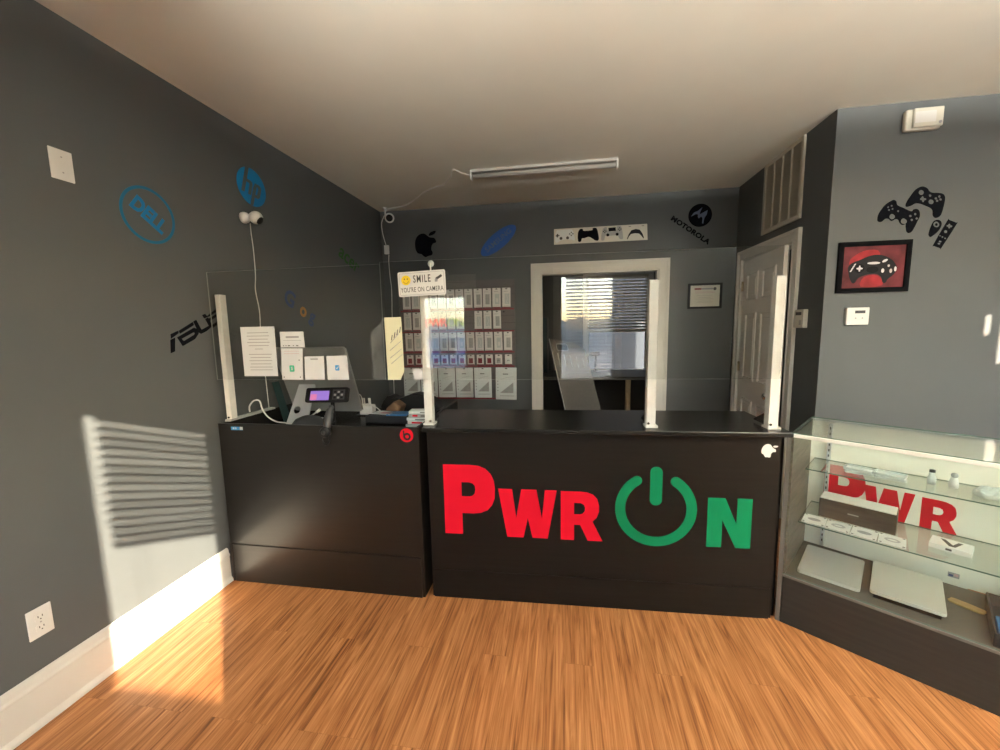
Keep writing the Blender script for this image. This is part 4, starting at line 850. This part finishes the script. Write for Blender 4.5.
ct2 = root('card_terminal', 'black payment terminal with lit purple screen on a pole stand', 'card terminal', T_(-1.38, 2.16, DZ))
Tm = frame((-1.392, 2.15, 1.120), (1, 0.0, 0.025), (0, 0.35, 1))
b = MB(); b.prism(rrect(-0.136, -0.042, 0.136, 0.046, 0.012), -0.022, 0.0, 'black_plastic', Tm, 0.003); b.build('housing', ct2)
b = MB(); b.box(-0.103, -0.030, 0, 0.018, 0.026, 0.0012, 'screen_purple', 0, Tm); b.box(-0.100, -0.028, 0.001, -0.060, 0.006, 0.0016, 'screen_pink', 0, Tm); b.build('screen', ct2, label='lit purple and pink screen')
b = MB(); b.box(0.040, -0.028, 0, 0.118, 0.032, 0.0015, 'dark_plastic', 0.0005, Tm)
for i in range(3):
    for j in range(3): b.box(0.050+0.022*i, -0.022+0.017*j, 0.0012, 0.064+0.022*i, -0.011+0.017*j, 0.003, 'grey_plastic' if (i+j) % 2 else 'black_plastic', 0.0005, Tm)
b.build('keypad', ct2)
b = MB(); b.cyl((-1.372, 2.175, DZ+0.012), (-1.366, 2.168, 1.105), 0.011, 'black_plastic'); b.lathe([(0.062, 0), (0.062, 0.006), (0.050, 0.011), (0.014, 0.016)], 'black_plastic', T_(-1.372, 2.175, DZ)); b.build('pole_stand', ct2)
b = MB(); b.box(-1.33, 2.20, DZ, -1.20, 2.222, DZ+0.018, 'black_plastic', 0.006, T_(-1.26, 2.21, 0) @ RZ(0.25) @ T_(1.26, -2.21, 0)); tag(b.build('stylus'), 'black stick lying beside the payment terminal stand', 'stylus')

sc = root('barcode_scanner', 'dark handheld scanner hanging over the front edge of the black desk', 'scanner', T_(-1.295, 1.99, 0.975))
b = MB(); b.tube([(-1.296, 2.045, 1.075), (-1.295, 2.02, 1.045), (-1.294, 1.998, 1.005), (-1.293, 1.984, 0.965)], [0.014, 0.020, 0.023, 0.022, 0.019], 'dark_plastic', 14); b.build('handle', sc)
b = MB(); b.lathe([(0.030, -0.012), (0.031, 0.006), (0.024, 0.016), (0.012, 0.018)], 'black_plastic', T_(-1.298, 1.972, 0.945) @ RX(PI/2)); b.build('scan_head', sc)
b = MB(); b.lathe([(0.012, 0), (0.013, 0.004), (0.005, 0.006)], 'dark_plastic', T_(-1.299, 1.956, 0.946) @ RX(PI/2)); b.build('scan_window', sc)
b = MB(); b.tube([(-1.318, 1.978, 0.945), (-1.322, 1.974, 0.905), (-1.308, 1.972, 0.878), (-1.288, 1.972, 0.880), (-1.277, 1.976, 0.910), (-1.279, 1.986, 0.975), (-1.270, 2.04, 0.99)], 0.0045, 'black_plastic', 8); b.build('cord', sc)
b = MB(); b.lathe([(0.098, 0), (0.099, 0.03), (0.092, 0.062), (0.070, 0.088), (0.035, 0.102), (0.006, 0.105)], 'dark_plastic', T_(-1.55, 2.19, DZ)); tag(b.build('speaker_dome'), 'low dark dome between the silver stand and the payment terminal', 'speaker')
b = MB(); b.tube([(-1.955, 2.20, 1.00), (-1.962, 2.21, 1.035), (-1.933, 2.215, 1.068), (-1.893, 2.215, 1.068), (-1.870, 2.205, 1.020), (-1.825, 2.19, 0.975), (-1.765, 2.185, 0.945), (-1.715, 2.19, 0.938), (-1.66, 2.21, 0.93), (-1.60, 2.26, 0.955), (-1.545, 2.27, 0.99)], 0.0045, 'white_plastic', 8)
b.cyl((-1.545, 2.27, 0.99), (-1.52, 2.27, 1.005), 0.009, 'white_plastic'); tag(b.build('charging_cable'), 'thick white cable looping across the desk behind the left post', 'cable')
b = MB(); b.prism([(-1.905, DZ), (-1.890, DZ), (-1.962, 1.155), (-1.972, 1.155)], -0.03, 0.03, 'teal_fabric', frame((0, 2.46, 0), (1, 0, 0), (0, 0, 1)), 0.002); tag(b.build('folder'), 'dark teal folder leaning against the left wall on the desk', 'folder')
uc = root('charging_hub', 'white charging block with looping white leads on the desk', 'charger', T_(-1.425, 2.70, DZ))
b = MB(); b.box(-1.475, 2.67, DZ+0.002, -1.375, 2.73, DZ+0.075, 'white_plastic', 0.008); b.box(-1.50, 2.65, DZ, -1.33, 2.75, DZ+0.006, 'black_plastic', 0.002); b.build('block', uc)
for x in (-1.455, -1.440, -1.405, -1.395):
    b = MB(); b.cyl((x, 2.69, DZ+0.073), (x-0.004, 2.69, DZ+0.125), 0.005, 'white_plastic'); b.build('plug', uc)
b = MB(); b.tube([(-1.459, 2.69, DZ+0.12), (-1.475, 2.69, DZ+0.150), (-1.515, 2.69, DZ+0.145), (-1.525, 2.69, DZ+0.105), (-1.47, 2.68, DZ+0.080), (-1.40, 2.675, DZ+0.085), (-1.35, 2.68, DZ+0.060), (-1.32, 2.69, DZ+0.03)], 0.0035, 'white_plastic'); b.build('lead', uc)
tr_ = root('paper_tray', 'shallow black tray on the desk holding blue and white leaflets', 'tray', T_(-1.165, 2.52, DZ))
b = MB(); b.box(-1.31, 2.44, DZ, -1.02, 2.60, DZ+0.012, 'dark_plastic', 0.003)
for (x0, y0, x1, y1) in ((-1.31, 2.44, -1.02, 2.452), (-1.31, 2.588, -1.02, 2.60), (-1.31, 2.44, -1.298, 2.60), (-1.032, 2.44, -1.02, 2.60)): b.box(x0, y0, DZ, x1, y1, DZ+0.052, 'dark_plastic', 0.003)
b.build('tray_body', tr_)
b = MB(); b.box(-0.07, -0.055, 0, 0.07, 0.055, 0.045, 'blue_plastic', 0.002, T_(-1.11, 2.525, DZ+0.012) @ RZ(0.1)); tag(b.build('leaflet_stack'), 'stack of blue leaflets in the black tray', 'leaflets')
b = MB(); b.box(-0.075, -0.05, 0, 0.075, 0.05, 0.003, 'paper', 0, T_(-1.215, 2.525, DZ+0.054) @ RZ(-0.15)); b.box(-0.02, -0.03, 0.003, 0.05, 0.02, 0.0036, 'ink_pink', 0, T_(-1.215, 2.525, DZ+0.054) @ RZ(-0.15)); tag(b.build('leaflet'), 'white printed leaflet lying across the black tray', 'leaflet')
for k, (dz, w, d, h, m, lb) in enumerate(((0.0, 0.150, 0.10, 0.030, 'clear_grey', 'clear plastic case, lowest of the small stack by the second post'), (0.031, 0.140, 0.09, 0.022, 'package_white', 'white case with a red stripe, second up in the small stack'), (0.054, 0.140, 0.09, 0.020, 'clear_grey', 'clear case, third up in the small stack'), (0.075, 0.130, 0.085, 0.022, 'package_grey', 'grey case with a red badge, fourth up in the small stack'), (0.098, 0.12, 0.08, 0.016, 'package_pale', 'pale green case on top of the small stack'))):
    M = T_(-0.90+0.006*(k % 2), 2.36, DZ+dz) @ RZ(0.06*(k-2))
    b = MB(); b.box(-w/2, -d/2, 0, w/2, d/2, h, m, 0.003, M)
    if k in (1, 3): b.box(-w*0.3, -d/2-0.0006, h*0.25, w*(0.2 if k == 1 else -0.05), -d/2+0.001, h*0.75, 'logo_red', 0, M)
    b.box(-w*0.1 if k == 2 else w*0.1, -d/2-0.0006, h*0.3, w*0.4, -d/2+0.001, h*0.6, 'ink_dark', 0, M)
    tag(b.build('phone_case'), lb, 'phone case', 'stack of phone cases on the desk')
b = MB(); b.prism([(-0.07, 0), (0.05, 0), (0.075, 0.055), (0.02, 0.095), (-0.035, 0.05)], -0.05, 0.05, 'leather', frame((-1.235, 2.74, DZ+0.008), (1, 0, 0), (0, 0, 1)), 0.008); tag(b.build('leather_pouch'), 'brown leather pouch slumped behind the leaflet tray', 'pouch')
b = MB(); b.prism(sm([(-0.2, 0), (0.20, 0), (0.19, 0.09), (0.05, 0.14), (-0.08, 0.10), (-0.17, 0.12)]), -0.06, 0.06, 'black_plastic', frame((-1.15, 2.86, DZ), (1, 0, 0), (0, 0, 1)), 0.006); tag(b.build('black_bag'), 'soft black bag at the back of the desk', 'bag')

# ------------------------------------------------------------------ glass display case
U = Vector((0.794, -0.608, 0)).normalized()
CM = frame((1.063, 2.062, 0), (U.x, U.y, 0), (-U.y*-1*-1, U.x, 0)) if False else T_(1.063, 2.062, 0) @ RZ(math.atan2(U.y, U.x))
LC, DC = 1.5, 0.465
dc = root('display_case', 'glass display case with a dark base standing at an angle on the right', 'display case', CM @ T_(LC/2, DC/2, 0))
b = MB(); b.box(0, 0, 0, LC, 0.016, 0.245, 'case_dark', 0.002, CM); b.box(0, 0.016, 0, 0.016, DC, 0.245, 'case_dark', 0.001, CM); b.box(LC-0.016, 0.016, 0, LC, DC, 0.245, 'case_dark', 0.001, CM); b.box(0.016, DC-0.016, 0, LC-0.016, DC, 0.245, 'case_dark', 0.001, CM); b.build('base', dc)
b = MB(); b.box(-0.003, -0.004, 0.245, LC+0.003, 0.014, 0.258, 'taupe', 0.002, CM); b.build('lower_rail', dc)
b = MB(); b.box(-0.020, 0.0, 0, -0.001, 0.022, 0.952, 'taupe', 0.001, CM); b.build('corner_upright', dc)
b = MB(); b.box(0.004, 0.014, 0.245, LC-0.004, DC-0.012, 0.255, 'case_carpet', 0, CM); b.build('case_floor', dc)
b = MB(); b.box(0.006, DC-0.012, 0.255, 0.62, DC-0.002, 0.962, 'case_white', 0, CM); b.build('back_door', dc)
b = MB(); b.box(0.60, DC-0.002, 0.255, LC-0.006, DC+0.006, 0.962, 'case_white', 0, CM); b.build('back_door', dc)
b = MB(); b.box(0.0, 0.006, 0.258, 0.008, DC-0.012, 0.962, 'case_side', 0, CM); b.build('end_panel', dc)
b = MB(); b.box(LC-0.008, 0.006, 0.258, LC, DC-0.012, 0.962, 'case_side', 0, CM); b.build('end_panel', dc)
def pane(name, x0, y0, z0, x1, y1, z1, par=dc, edge='glass_edge'):
    b = MB(); bb = bmesh.new(); bmesh.ops.create_cube(bb, size=1.0)
    bb.transform(T_((x0+x1)/2, (y0+y1)/2, (z0+z1)/2) @ Matrix.Diagonal((x1-x0, y1-y0, z1-z0, 1)))
    d = (x1-x0, y1-y0, z1-z0); ax = d.index(min(d)); gi, ei = b.mi('case_glass'), b.mi(edge)
    bb.normal_update()
    for f in bb.faces: f.material_index = gi if abs(f.normal[ax]) > 0.5 else ei
    bb.transform(CM); me = bpy.data.meshes.new('t'); bb.to_mesh(me); bb.free(); b.bm.from_mesh(me); bpy.data.meshes.remove(me)
    return b.build(name, par)
pane('front_glass', 0.0, 0.0, 0.259, LC, 0.005, 0.955)
pane('top_glass', 0.0, 0.0, 0.968, LC, DC, 0.974)
b = MB(); b.box(-0.002, -0.006, 0.953, LC+0.002, 0.012, 0.970, 'post_white', 0.002, CM); b.build('upper_rail', dc)
b = MB(); b.box(0.02, 0.014, 0.952, LC-0.02, 0.026, 0.960, 'case_led', 0.001, CM); b.build('light_strip', dc)
b = MB(); b.box(0.0, DC-0.012, 0.955, LC, DC, 0.968, 'aluminium', 0.001, CM); b.build('rear_rail', dc)
for z, y0 in ((0.752, 0.195), (0.503, 0.10)):
    s = pane('glass_shelf', 0.03, y0, z-0.003, LC-0.03, DC-0.030, z+0.003)
for x in (0.088, 0.80, LC-0.09):
    b = MB(); b.box(x-0.009, DC-0.028, 0.262, x+0.009, DC-0.013, 0.952, 'aluminium', 0.001, CM)
    for k in range(22): b.box(x-0.0025, DC-0.0286, 0.29+0.03*k, x+0.0025, DC-0.0278, 0.303+0.03*k, 'slot_dark', 0, CM)
    b.build('shelf_standard', dc)
    for z, y0 in ((0.752, 0.195), (0.503, 0.10)):
        b = MB(); b.prism([(0, -0.004), (0, -0.034), (-(DC-0.03-y0)*0.9, -0.012), (-(DC-0.03-y0)*0.9, -0.004)], -0.0015, 0.0015, 'chrome', CM @ frame((x, DC-0.028, z), (0, 1, 0), (0, 0, 1))); b.build('shelf_bracket', dc)
CBF = CM @ frame((0, DC-0.0125, 0), (1, 0, 0), (0, 0, 1))
for nm, lp, x0, s, zb in (('P', Pl, 0.076, 0.60, 0.492), ('W', Wl, 0.238, 0.60, 0.492), ('R', Rl, 0.447, 0.575, 0.494)):
    lo = min(p[0] for p in lp[0]); lz = min(p[1] for p in lp[0])
    b = MB(); b.flat([[(x0+(x-lo)*s, zb+(z-lz)*s) for x, z in l] for l in lp], 0.0008, 'case_red', CBF); b.build('letter', dc, label='red letter %s on the inside back' % nm)
b = MB(); b.flat([rect(0.555, 0.292, 0.592, 0.316)], 0.0012, 'ink_grey', CBF); b.flat([rect(0.558, 0.296, 0.572, 0.306)], 0.0018, 'decal_navy', CBF); b.flat([rect(0.575, 0.300, 0.588, 0.312)], 0.0018, 'ink_pink', CBF); b.build('sticker', dc, label='tiny grey and violet sticker low inside')

CZ = 0.2552
def laptop(label, x, y, rot, tilt, lift):
    M = CM @ T_(x, y, CZ+lift) @ RZ(rot) @ RX(tilt)
    r = root('laptop', label, 'laptop', M)
    b = MB(); b.prism(rrect(-0.118, -0.160, 0.118, 0.160, 0.014), 0, 0.008, 'laptop_silver', M, 0.002); b.build('base', r)
    b = MB(); b.prism(rrect(-0.118, -0.160, 0.118, 0.160, 0.014), 0.0085, 0.015, 'laptop_silver', M, 0.002); b.build('lid', r)
    b = MB(); b.cyl((-0.09, 0.160, 0.006), (0.09, 0.160, 0.006), 0.005, 'dark_plastic', M=M, seg=10); b.build('hinge', r)
    return r
laptop('closed silver laptop lying in the left end of the display case', 0.158, 0.232, 0.03, 0.0, 0.0)
r = laptop('closed silver laptop propped up beside the wooden tag in the display case', 0.425, 0.232, 0.03, 0.0, 0.022)
M = W[r.name]
b = MB(); b.box(-0.105, -0.148, -0.0218, 0.105, 0.150, -0.0005, 'black_plastic', 0.002, M); tag(b.build('laptop'), 'flat black laptop underneath the propped silver one', 'laptop')
b = MB(); b.prism(sm([(-0.062, -0.017), (0.050, -0.022), (0.064, -0.004), (0.060, 0.016), (-0.052, 0.022), (-0.066, 0.008)], 2), 0, 0.006, 'wood_tag', CM @ T_(0.612, 0.282, CZ) @ RZ(-0.22) @ Matrix.Diagonal((0.80, 1.1, 1, 1)), 0.0015); tag(b.build('wooden_tag'), 'small wooden tag lying on the display case floor', 'tag')
ob = root('open_box', 'dark open box with blue contents at the right frame edge of the case', 'box', CM @ T_(0.765, 0.21, CZ))
b = MB(); M = CM @ T_(0.765, 0.195, CZ)
b.box(-0.10, -0.17, 0, 0.10, 0.17, 0.006, 'dark_plastic', 0.002, M)
for q in ((-0.10, -0.17, -0.093, 0.17), (0.093, -0.17, 0.10, 0.17), (-0.10, -0.17, 0.10, -0.163), (-0.10, 0.163, 0.10, 0.17)): b.box(q[0], q[1], 0.004, q[2], q[3], 0.055, 'dark_plastic', 0.002, M)
b.build('box_body', ob)
b = MB(); b.box(-0.085, -0.155, 0.007, 0.085, 0.0, 0.045, 'blue_plastic', 0.004, M); tag(b.build('blue_pouch'), 'blue pouch lying inside the dark open box', 'pouch')
SZ2, SZ1 = 0.5062, 0.7552
# middle shelf
gb = root('gadget_box', 'wide dark brown box with a white top on the middle glass shelf', 'box', CM @ T_(0.23, 0.31, SZ2))
b = MB(); M = CM @ T_(0.232, 0.295, SZ2) @ RZ(-0.02)
b.box(-0.142, -0.055, 0, 0.142, 0.055, 0.096, 'box_brown', 0.002, M); b.build('box_body', gb)
b = MB(); b.box(-0.139, -0.052, 0.096, 0.139, 0.052, 0.101, 'package_white', 0.001, M); b.build('lid_top', gb, label='white top panel')
b = MB(); b.prism(rrect(-0.03, 0.034, 0.012, 0.040, 0.0028), 0, 0.0006, 'ink_grey', M @ frame((0, -0.055, 0.01), (1, 0, 0), (0, 0, 1))); b.build('emblem', gb)
for k, (x, rot, m) in enumerate(((0.085, 0.03, 'ink_dark'), (0.178, 0.0, 'clear_grey'), (0.272, -0.03, 'ink_dark'), (0.366, 0.02, 'clear_grey'))):
    M = CM @ T_(x, 0.165, SZ2) @ RZ(rot)
    b = MB(); b.box(-0.045, -0.056, 0, 0.045, 0.056, 0.004, 'package_white', 0.001, M)
    b.flat([circle(0, 0, 0.027, 20, 0.020), circle(0, 0, 0.017, 20, 0.010)] if m != 'ink_dark' else [circle(0, 0, 0.026, 20, 0.017)], 0.0006, 'ink_grey' if m == 'ink_dark' else 'package_grey', M @ T_(0, 0, 0.004))
    for sx in (-1, 1):
        for sy in (-1, 1): b.box(sx*0.037-0.004, sy*0.047-0.004, 0.004, sx*0.037+0.004, sy*0.047+0.004, 0.0047, 'ink_dark', 0, M)
    tag(b.build('printed_card'), 'white oval-printed card before the brown box, %s of four' % ['leftmost', 'second from the left', 'third from the left', 'rightmost'][k], 'card', 'printed cards on the middle glass shelf')
pb = root('phone_box', 'white phone box with a black chevron on the middle glass shelf', 'box', CM @ T_(0.545, 0.255, SZ2) @ RZ(-0.12)); M = W[pb.name]
b = MB(); b.box(-0.062, -0.048, 0, 0.062, 0.048, 0.022, 'package_white', 0.002, M); b.build('box_body', pb)
b = MB(); b.flat([[(-0.035, 0.030), (-0.020, 0.030), (0.006, -0.016), (0.018, 0.030), (0.032, 0.030), (0.014, -0.034), (-0.004, -0.034)]], 0.0006, 'ink_dark', M @ T_(0, 0, 0.022)); b.box(-0.012, -0.0484, 0.006, 0.006, -0.047, 0.015, 'ink_dark', 0, M); b.build('chevron', pb, label='black chevron print')
# top shelf
def bundle(label, x, y, n, w, d, rot, name, cat, mat='clear_grey'):
    r = root(name, label, cat, CM @ T_(x, y, SZ1) @ RZ(rot)); M = W[r.name]
    for k in range(n):
        b = MB(); b.prism(rrect(-w/2, -d/2, w/2, d/2, 0.008), 0.011*k, 0.011*k+0.009, mat if k % 2 == 0 else 'package_pale', M @ RZ(0.12*((k*7) % 3-1)), 0.002); b.build('layer', r)
    return r
M0_ = [('clear phone case, left of two stacks on the top glass shelf', 0.225, 0.30), ('clear phone case, right of two stacks on the top glass shelf', 0.335, 0.30)]
for lb, x, y in M0_:
    for k in range(2):
        M = CM @ T_(x, y, SZ1+0.0125*k) @ RZ(0.15*(1-2*k)+PI/2)
        b = MB(); b.flat([rrect(-0.036, -0.055, 0.036, 0.055, 0.010), rrect(-0.033, -0.052, 0.033, 0.052, 0.008)], 0.011, 'clear_grey', M); b.flat([rrect(-0.036, -0.055, 0.036, 0.055, 0.010), rrect(-0.032, 0.020, -0.006, 0.050, 0.005)], 0.0018, 'package_pale', M)
        tag(b.build('phone_case'), lb + (', lying underneath' if k == 0 else ', lying uppermost'), 'phone case', 'clear phone cases on the top glass shelf')
g1 = root('small_gadget', 'little clear bottle-like gadget standing on the top glass shelf, left of two', 'gadget', CM @ T_(0.468, 0.33, SZ1)); M = W[g1.name]
b = MB(); b.lathe([(0.014, 0), (0.015, 0.03), (0.010, 0.04), (0.009, 0.055)], 'clear_grey', M); b.build('body', g1); b = MB(); b.lathe([(0.010, 0.055), (0.010, 0.066), (0.004, 0.068)], 'dark_plastic', M); b.build('cap', g1)
g2 = root('small_gadget', 'little white figure-like gadget on the top glass shelf, right of two', 'gadget', CM @ T_(0.535, 0.335, SZ1)); M = W[g2.name]
b = MB(); b.lathe([(0.015, 0), (0.016, 0.02), (0.012, 0.042), (0.006, 0.046)], 'package_white', M); b.build('body', g2); b = MB(); b.ball((0, 0, 0.056), 0.012, 'package_grey', M=M); b.build('cap', g2)
b = MB(); M = CM @ T_(0.655, 0.285, SZ1+0.001); bb = bmesh.new(); bmesh.ops.create_icosphere(bb, subdivisions=3, radius=0.06)
for v in bb.verts:
    n = math.sin(v.co.x*170+v.co.y*90)*0.006 + math.sin(v.co.y*210-v.co.x*60)*0.005
    v.co = Vector((v.co.x*1.15, v.co.y*0.8, max(0.0, v.co.z*0.5+0.012+n)))
b.add(bb, 'clear_grey', M); tag(b.build('plastic_bag'), 'crumpled clear plastic bag on the right of the top glass shelf', 'bag')

# ------------------------------------------------------------------ workshop seen through the opening
bl = root('window_blind', 'backlit slatted blind half raised over the workshop window', 'blind', frame((0.755, 6.2, 1.40), (1, 0, 0), (0, 0, 1)))
blind('slats', RM, 0.325, 1.185, 1.42, 2.215, 0.044, lambda z: -0.55, 0.012, 'blind_tan', bl, 0.048)
b = MB(); b.tube([(1.13, 2.17, 0.045), (1.132, 1.8, 0.048), (1.13, 1.46, 0.05)], 0.002, 'blind_tan', 6, RM); b.ball((1.13, 1.45, 0.05), 0.008, 'blind_tan', M=RM, seg=8); b.build('pull_cord', bl)
wb = root('workbench', 'dark workbench under the workshop window behind the opening', 'bench', T_(0.4, 5.75, 0))
b = MB(); b.box(-1.2, 5.32, 0.79, 1.75, 6.15, 0.83, 'bench_dark', 0.003); b.build('bench_top', wb)
for x in (-1.15, 0.77, 1.65):
    b = MB(); b.box(x, 5.33, 0, x+0.06, 5.39, 0.79, 'wood_post', 0.003); b.build('leg', wb)
b = MB(); b.box(-1.12, 5.9, 0.1, 1.68, 5.93, 0.79, 'bench_dark', 0); b.build('rear_panel', wb)
lp = root('folded_table', 'long pale plastic panel with handle and slots leaning in the dark workshop', 'panel', T_(0.25, 5.1, 0))
Mp = frame((0.10, 4.98, 0.0), Vector((0.999, 0.0, -0.045)), Vector((-0.215, 0.20, 0.95)))
b = MB(); b.flat([[(0.0, 0.0), (0.46, 0.02), (0.415, 1.26), (0.30, 1.345), (0.0, 1.39)], rrect(0.07, 1.24, 0.20, 1.32, 0.02)], 0.035, 'leaning_panel', Mp); b.build('panel', lp)
for k in range(5):
    b = MB(); b.box(0.055+0.075*k, 1.02+0.02*k*0, 0.035, 0.068+0.075*k, 1.20-0.012*k, 0.040, 'package_grey', 0.002, Mp); b.build('rib', lp)
b = MB(); b.flat([rrect(0.062, 1.232, 0.208, 1.328, 0.024), rrect(0.07, 1.24, 0.20, 1.32, 0.02)], 0.006, 'package_grey', Mp @ T_(0, 0, 0.035)); b.build('handle_rim', lp)
b = MB(); b.box(-0.012, 0.0, -0.002, 0.0, 1.39, 0.037, 'package_grey', 0.002, Mp); b.build('edge_trim', lp)
cb = root('storage_cabinet', 'dark cabinet in the workshop left of the window', 'cabinet', T_(-0.5, 5.9, 0.83))
b = MB(); b.box(-0.75, 5.75, 0.8302, -0.25, 6.1, 1.62, 'bench_dark', 0.004); b.build('carcass', cb)
b = MB(); b.box(-0.74, 5.738, 0.845, -0.505, 5.75, 1.61, 'teal_fabric', 0.002); b.build('door', cb)
b = MB(); b.box(-0.495, 5.738, 0.845, -0.26, 5.75, 1.61, 'teal_fabric', 0.002); b.build('door', cb)

# lit lettering in the street door and a little stand on the front sill, both seen mirrored in the screen
ns = root('window_sign', 'glowing red and yellow-green letter sign in the street door, mirrored in the screen', 'sign', frame((-1.30, YF-0.035, 1.56), (1, 0, 0), (0, 0, 1))); M = W[ns.name]
for q, x in (('P', -0.215), ('W', -0.115), ('R', -0.015)):
    b = MB(); b.text(q, 0.15, 'neon_red', M @ T_(x, 0, 0), 0.012, 0.001); b.build('letter', ns, label='glowing red letter %s' % q)
b = MB(); b.text('O', 0.15, 'neon_green', M @ T_(0.085, 0, 0), 0.012, 0.001); b.build('letter', ns, label='glowing yellow-green letter O')
b = MB(); b.text('N', 0.15, 'neon_green', M @ T_(0.19, 0, 0), 0.012, 0.001); b.build('letter', ns, label='glowing yellow-green letter N')
b = MB(); b.box(-0.22, -0.075, 0.001, 0.22, -0.068, 0.006, 'black_plastic', 0, M); b.build('support_bar', ns)
ts = root('tool_stand', 'small black T-shaped stand on the workbench before the workshop window', 'stand', T_(0.43, 5.92, 0.8302))
b = MB(); b.lathe([(0.045, 0), (0.045, 0.008), (0.012, 0.016)], 'black_plastic', T_(0.43, 5.92, 0.8302)); b.cyl((0.43, 5.92, 0.836), (0.425, 5.92, 1.09), 0.014, 'black_plastic'); b.build('column', ts)
b = MB(); b.prism(sm([(-0.085, 0.0), (-0.075, 0.045), (0.055, 0.058), (0.065, 0.02), (0.02, 0.0)], 2), -0.02, 0.02, 'black_plastic', frame((0.425, 5.92, 1.06), (1, 0, 0), (0, 0, 1)), 0.004); b.build('head', ts)

# ------------------------------------------------------------------ light and camera
wd = bpy.data.worlds.new('sky'); bpy.context.scene.world = wd; wd.use_nodes = True
nt = wd.node_tree; bg = nt.nodes['Background']
sky = nt.nodes.new('ShaderNodeTexSky'); sky.sky_type = 'NISHITA'; sky.sun_disc = False
sky.sun_elevation = math.radians(22); sky.sun_rotation = math.radians(136); sky.air_density = 1.0; sky.dust_density = 1.5
nt.links.new(sky.outputs['Color'], bg.inputs['Color']); bg.inputs['Strength'].default_value = SKY
sd_ = bpy.data.lights.new('sun', 'SUN'); sd_.energy = SUNE; sd_.angle = math.radians(0.5); sd_.color = (1.0, 0.86, 0.66)
so = bpy.data.objects.new('sun', sd_); C.objects.link(so); so.rotation_euler = SUN.to_track_quat('-Z', 'Y').to_euler(); so.location = (4, -5, 4)

yaw, pitch, roll = -0.162155843, 0.119215578, 0.0196320806
cy, sy, cp, sp, cr, sr = math.cos(yaw), math.sin(yaw), math.cos(pitch), math.sin(pitch), math.cos(roll), math.sin(roll)
fw = Vector((sy*cp, cy*cp, -sp)); rt = Vector((cy, -sy, 0)); dn = fw.cross(rt)
r2 = cr*rt + sr*dn; d2 = -sr*rt + cr*dn
cam = bpy.data.cameras.new('camera'); cam.sensor_width = 36; cam.lens = 402.797/1000*36; cam.clip_start = 0.02
co_ = bpy.data.objects.new('camera', cam); C.objects.link(co_)
co_.matrix_world = Matrix(((r2.x, -d2.x, -fw.x, 0), (r2.y, -d2.y, -fw.y, 0), (r2.z, -d2.z, -fw.z, 1.5), (0, 0, 0, 1)))
sc_ = bpy.context.scene; sc_.camera = co_
sc_.view_settings.view_transform = 'Standard'; sc_.view_settings.look = 'None'; sc_.view_settings.gamma = 1.0; sc_.view_settings.use_curve_mapping = False
sc_.view_settings.exposure = EXPO
sc_.cycles.transparent_max_bounces = 24; sc_.cycles.max_bounces = 12; sc_.cycles.diffuse_bounces = 6
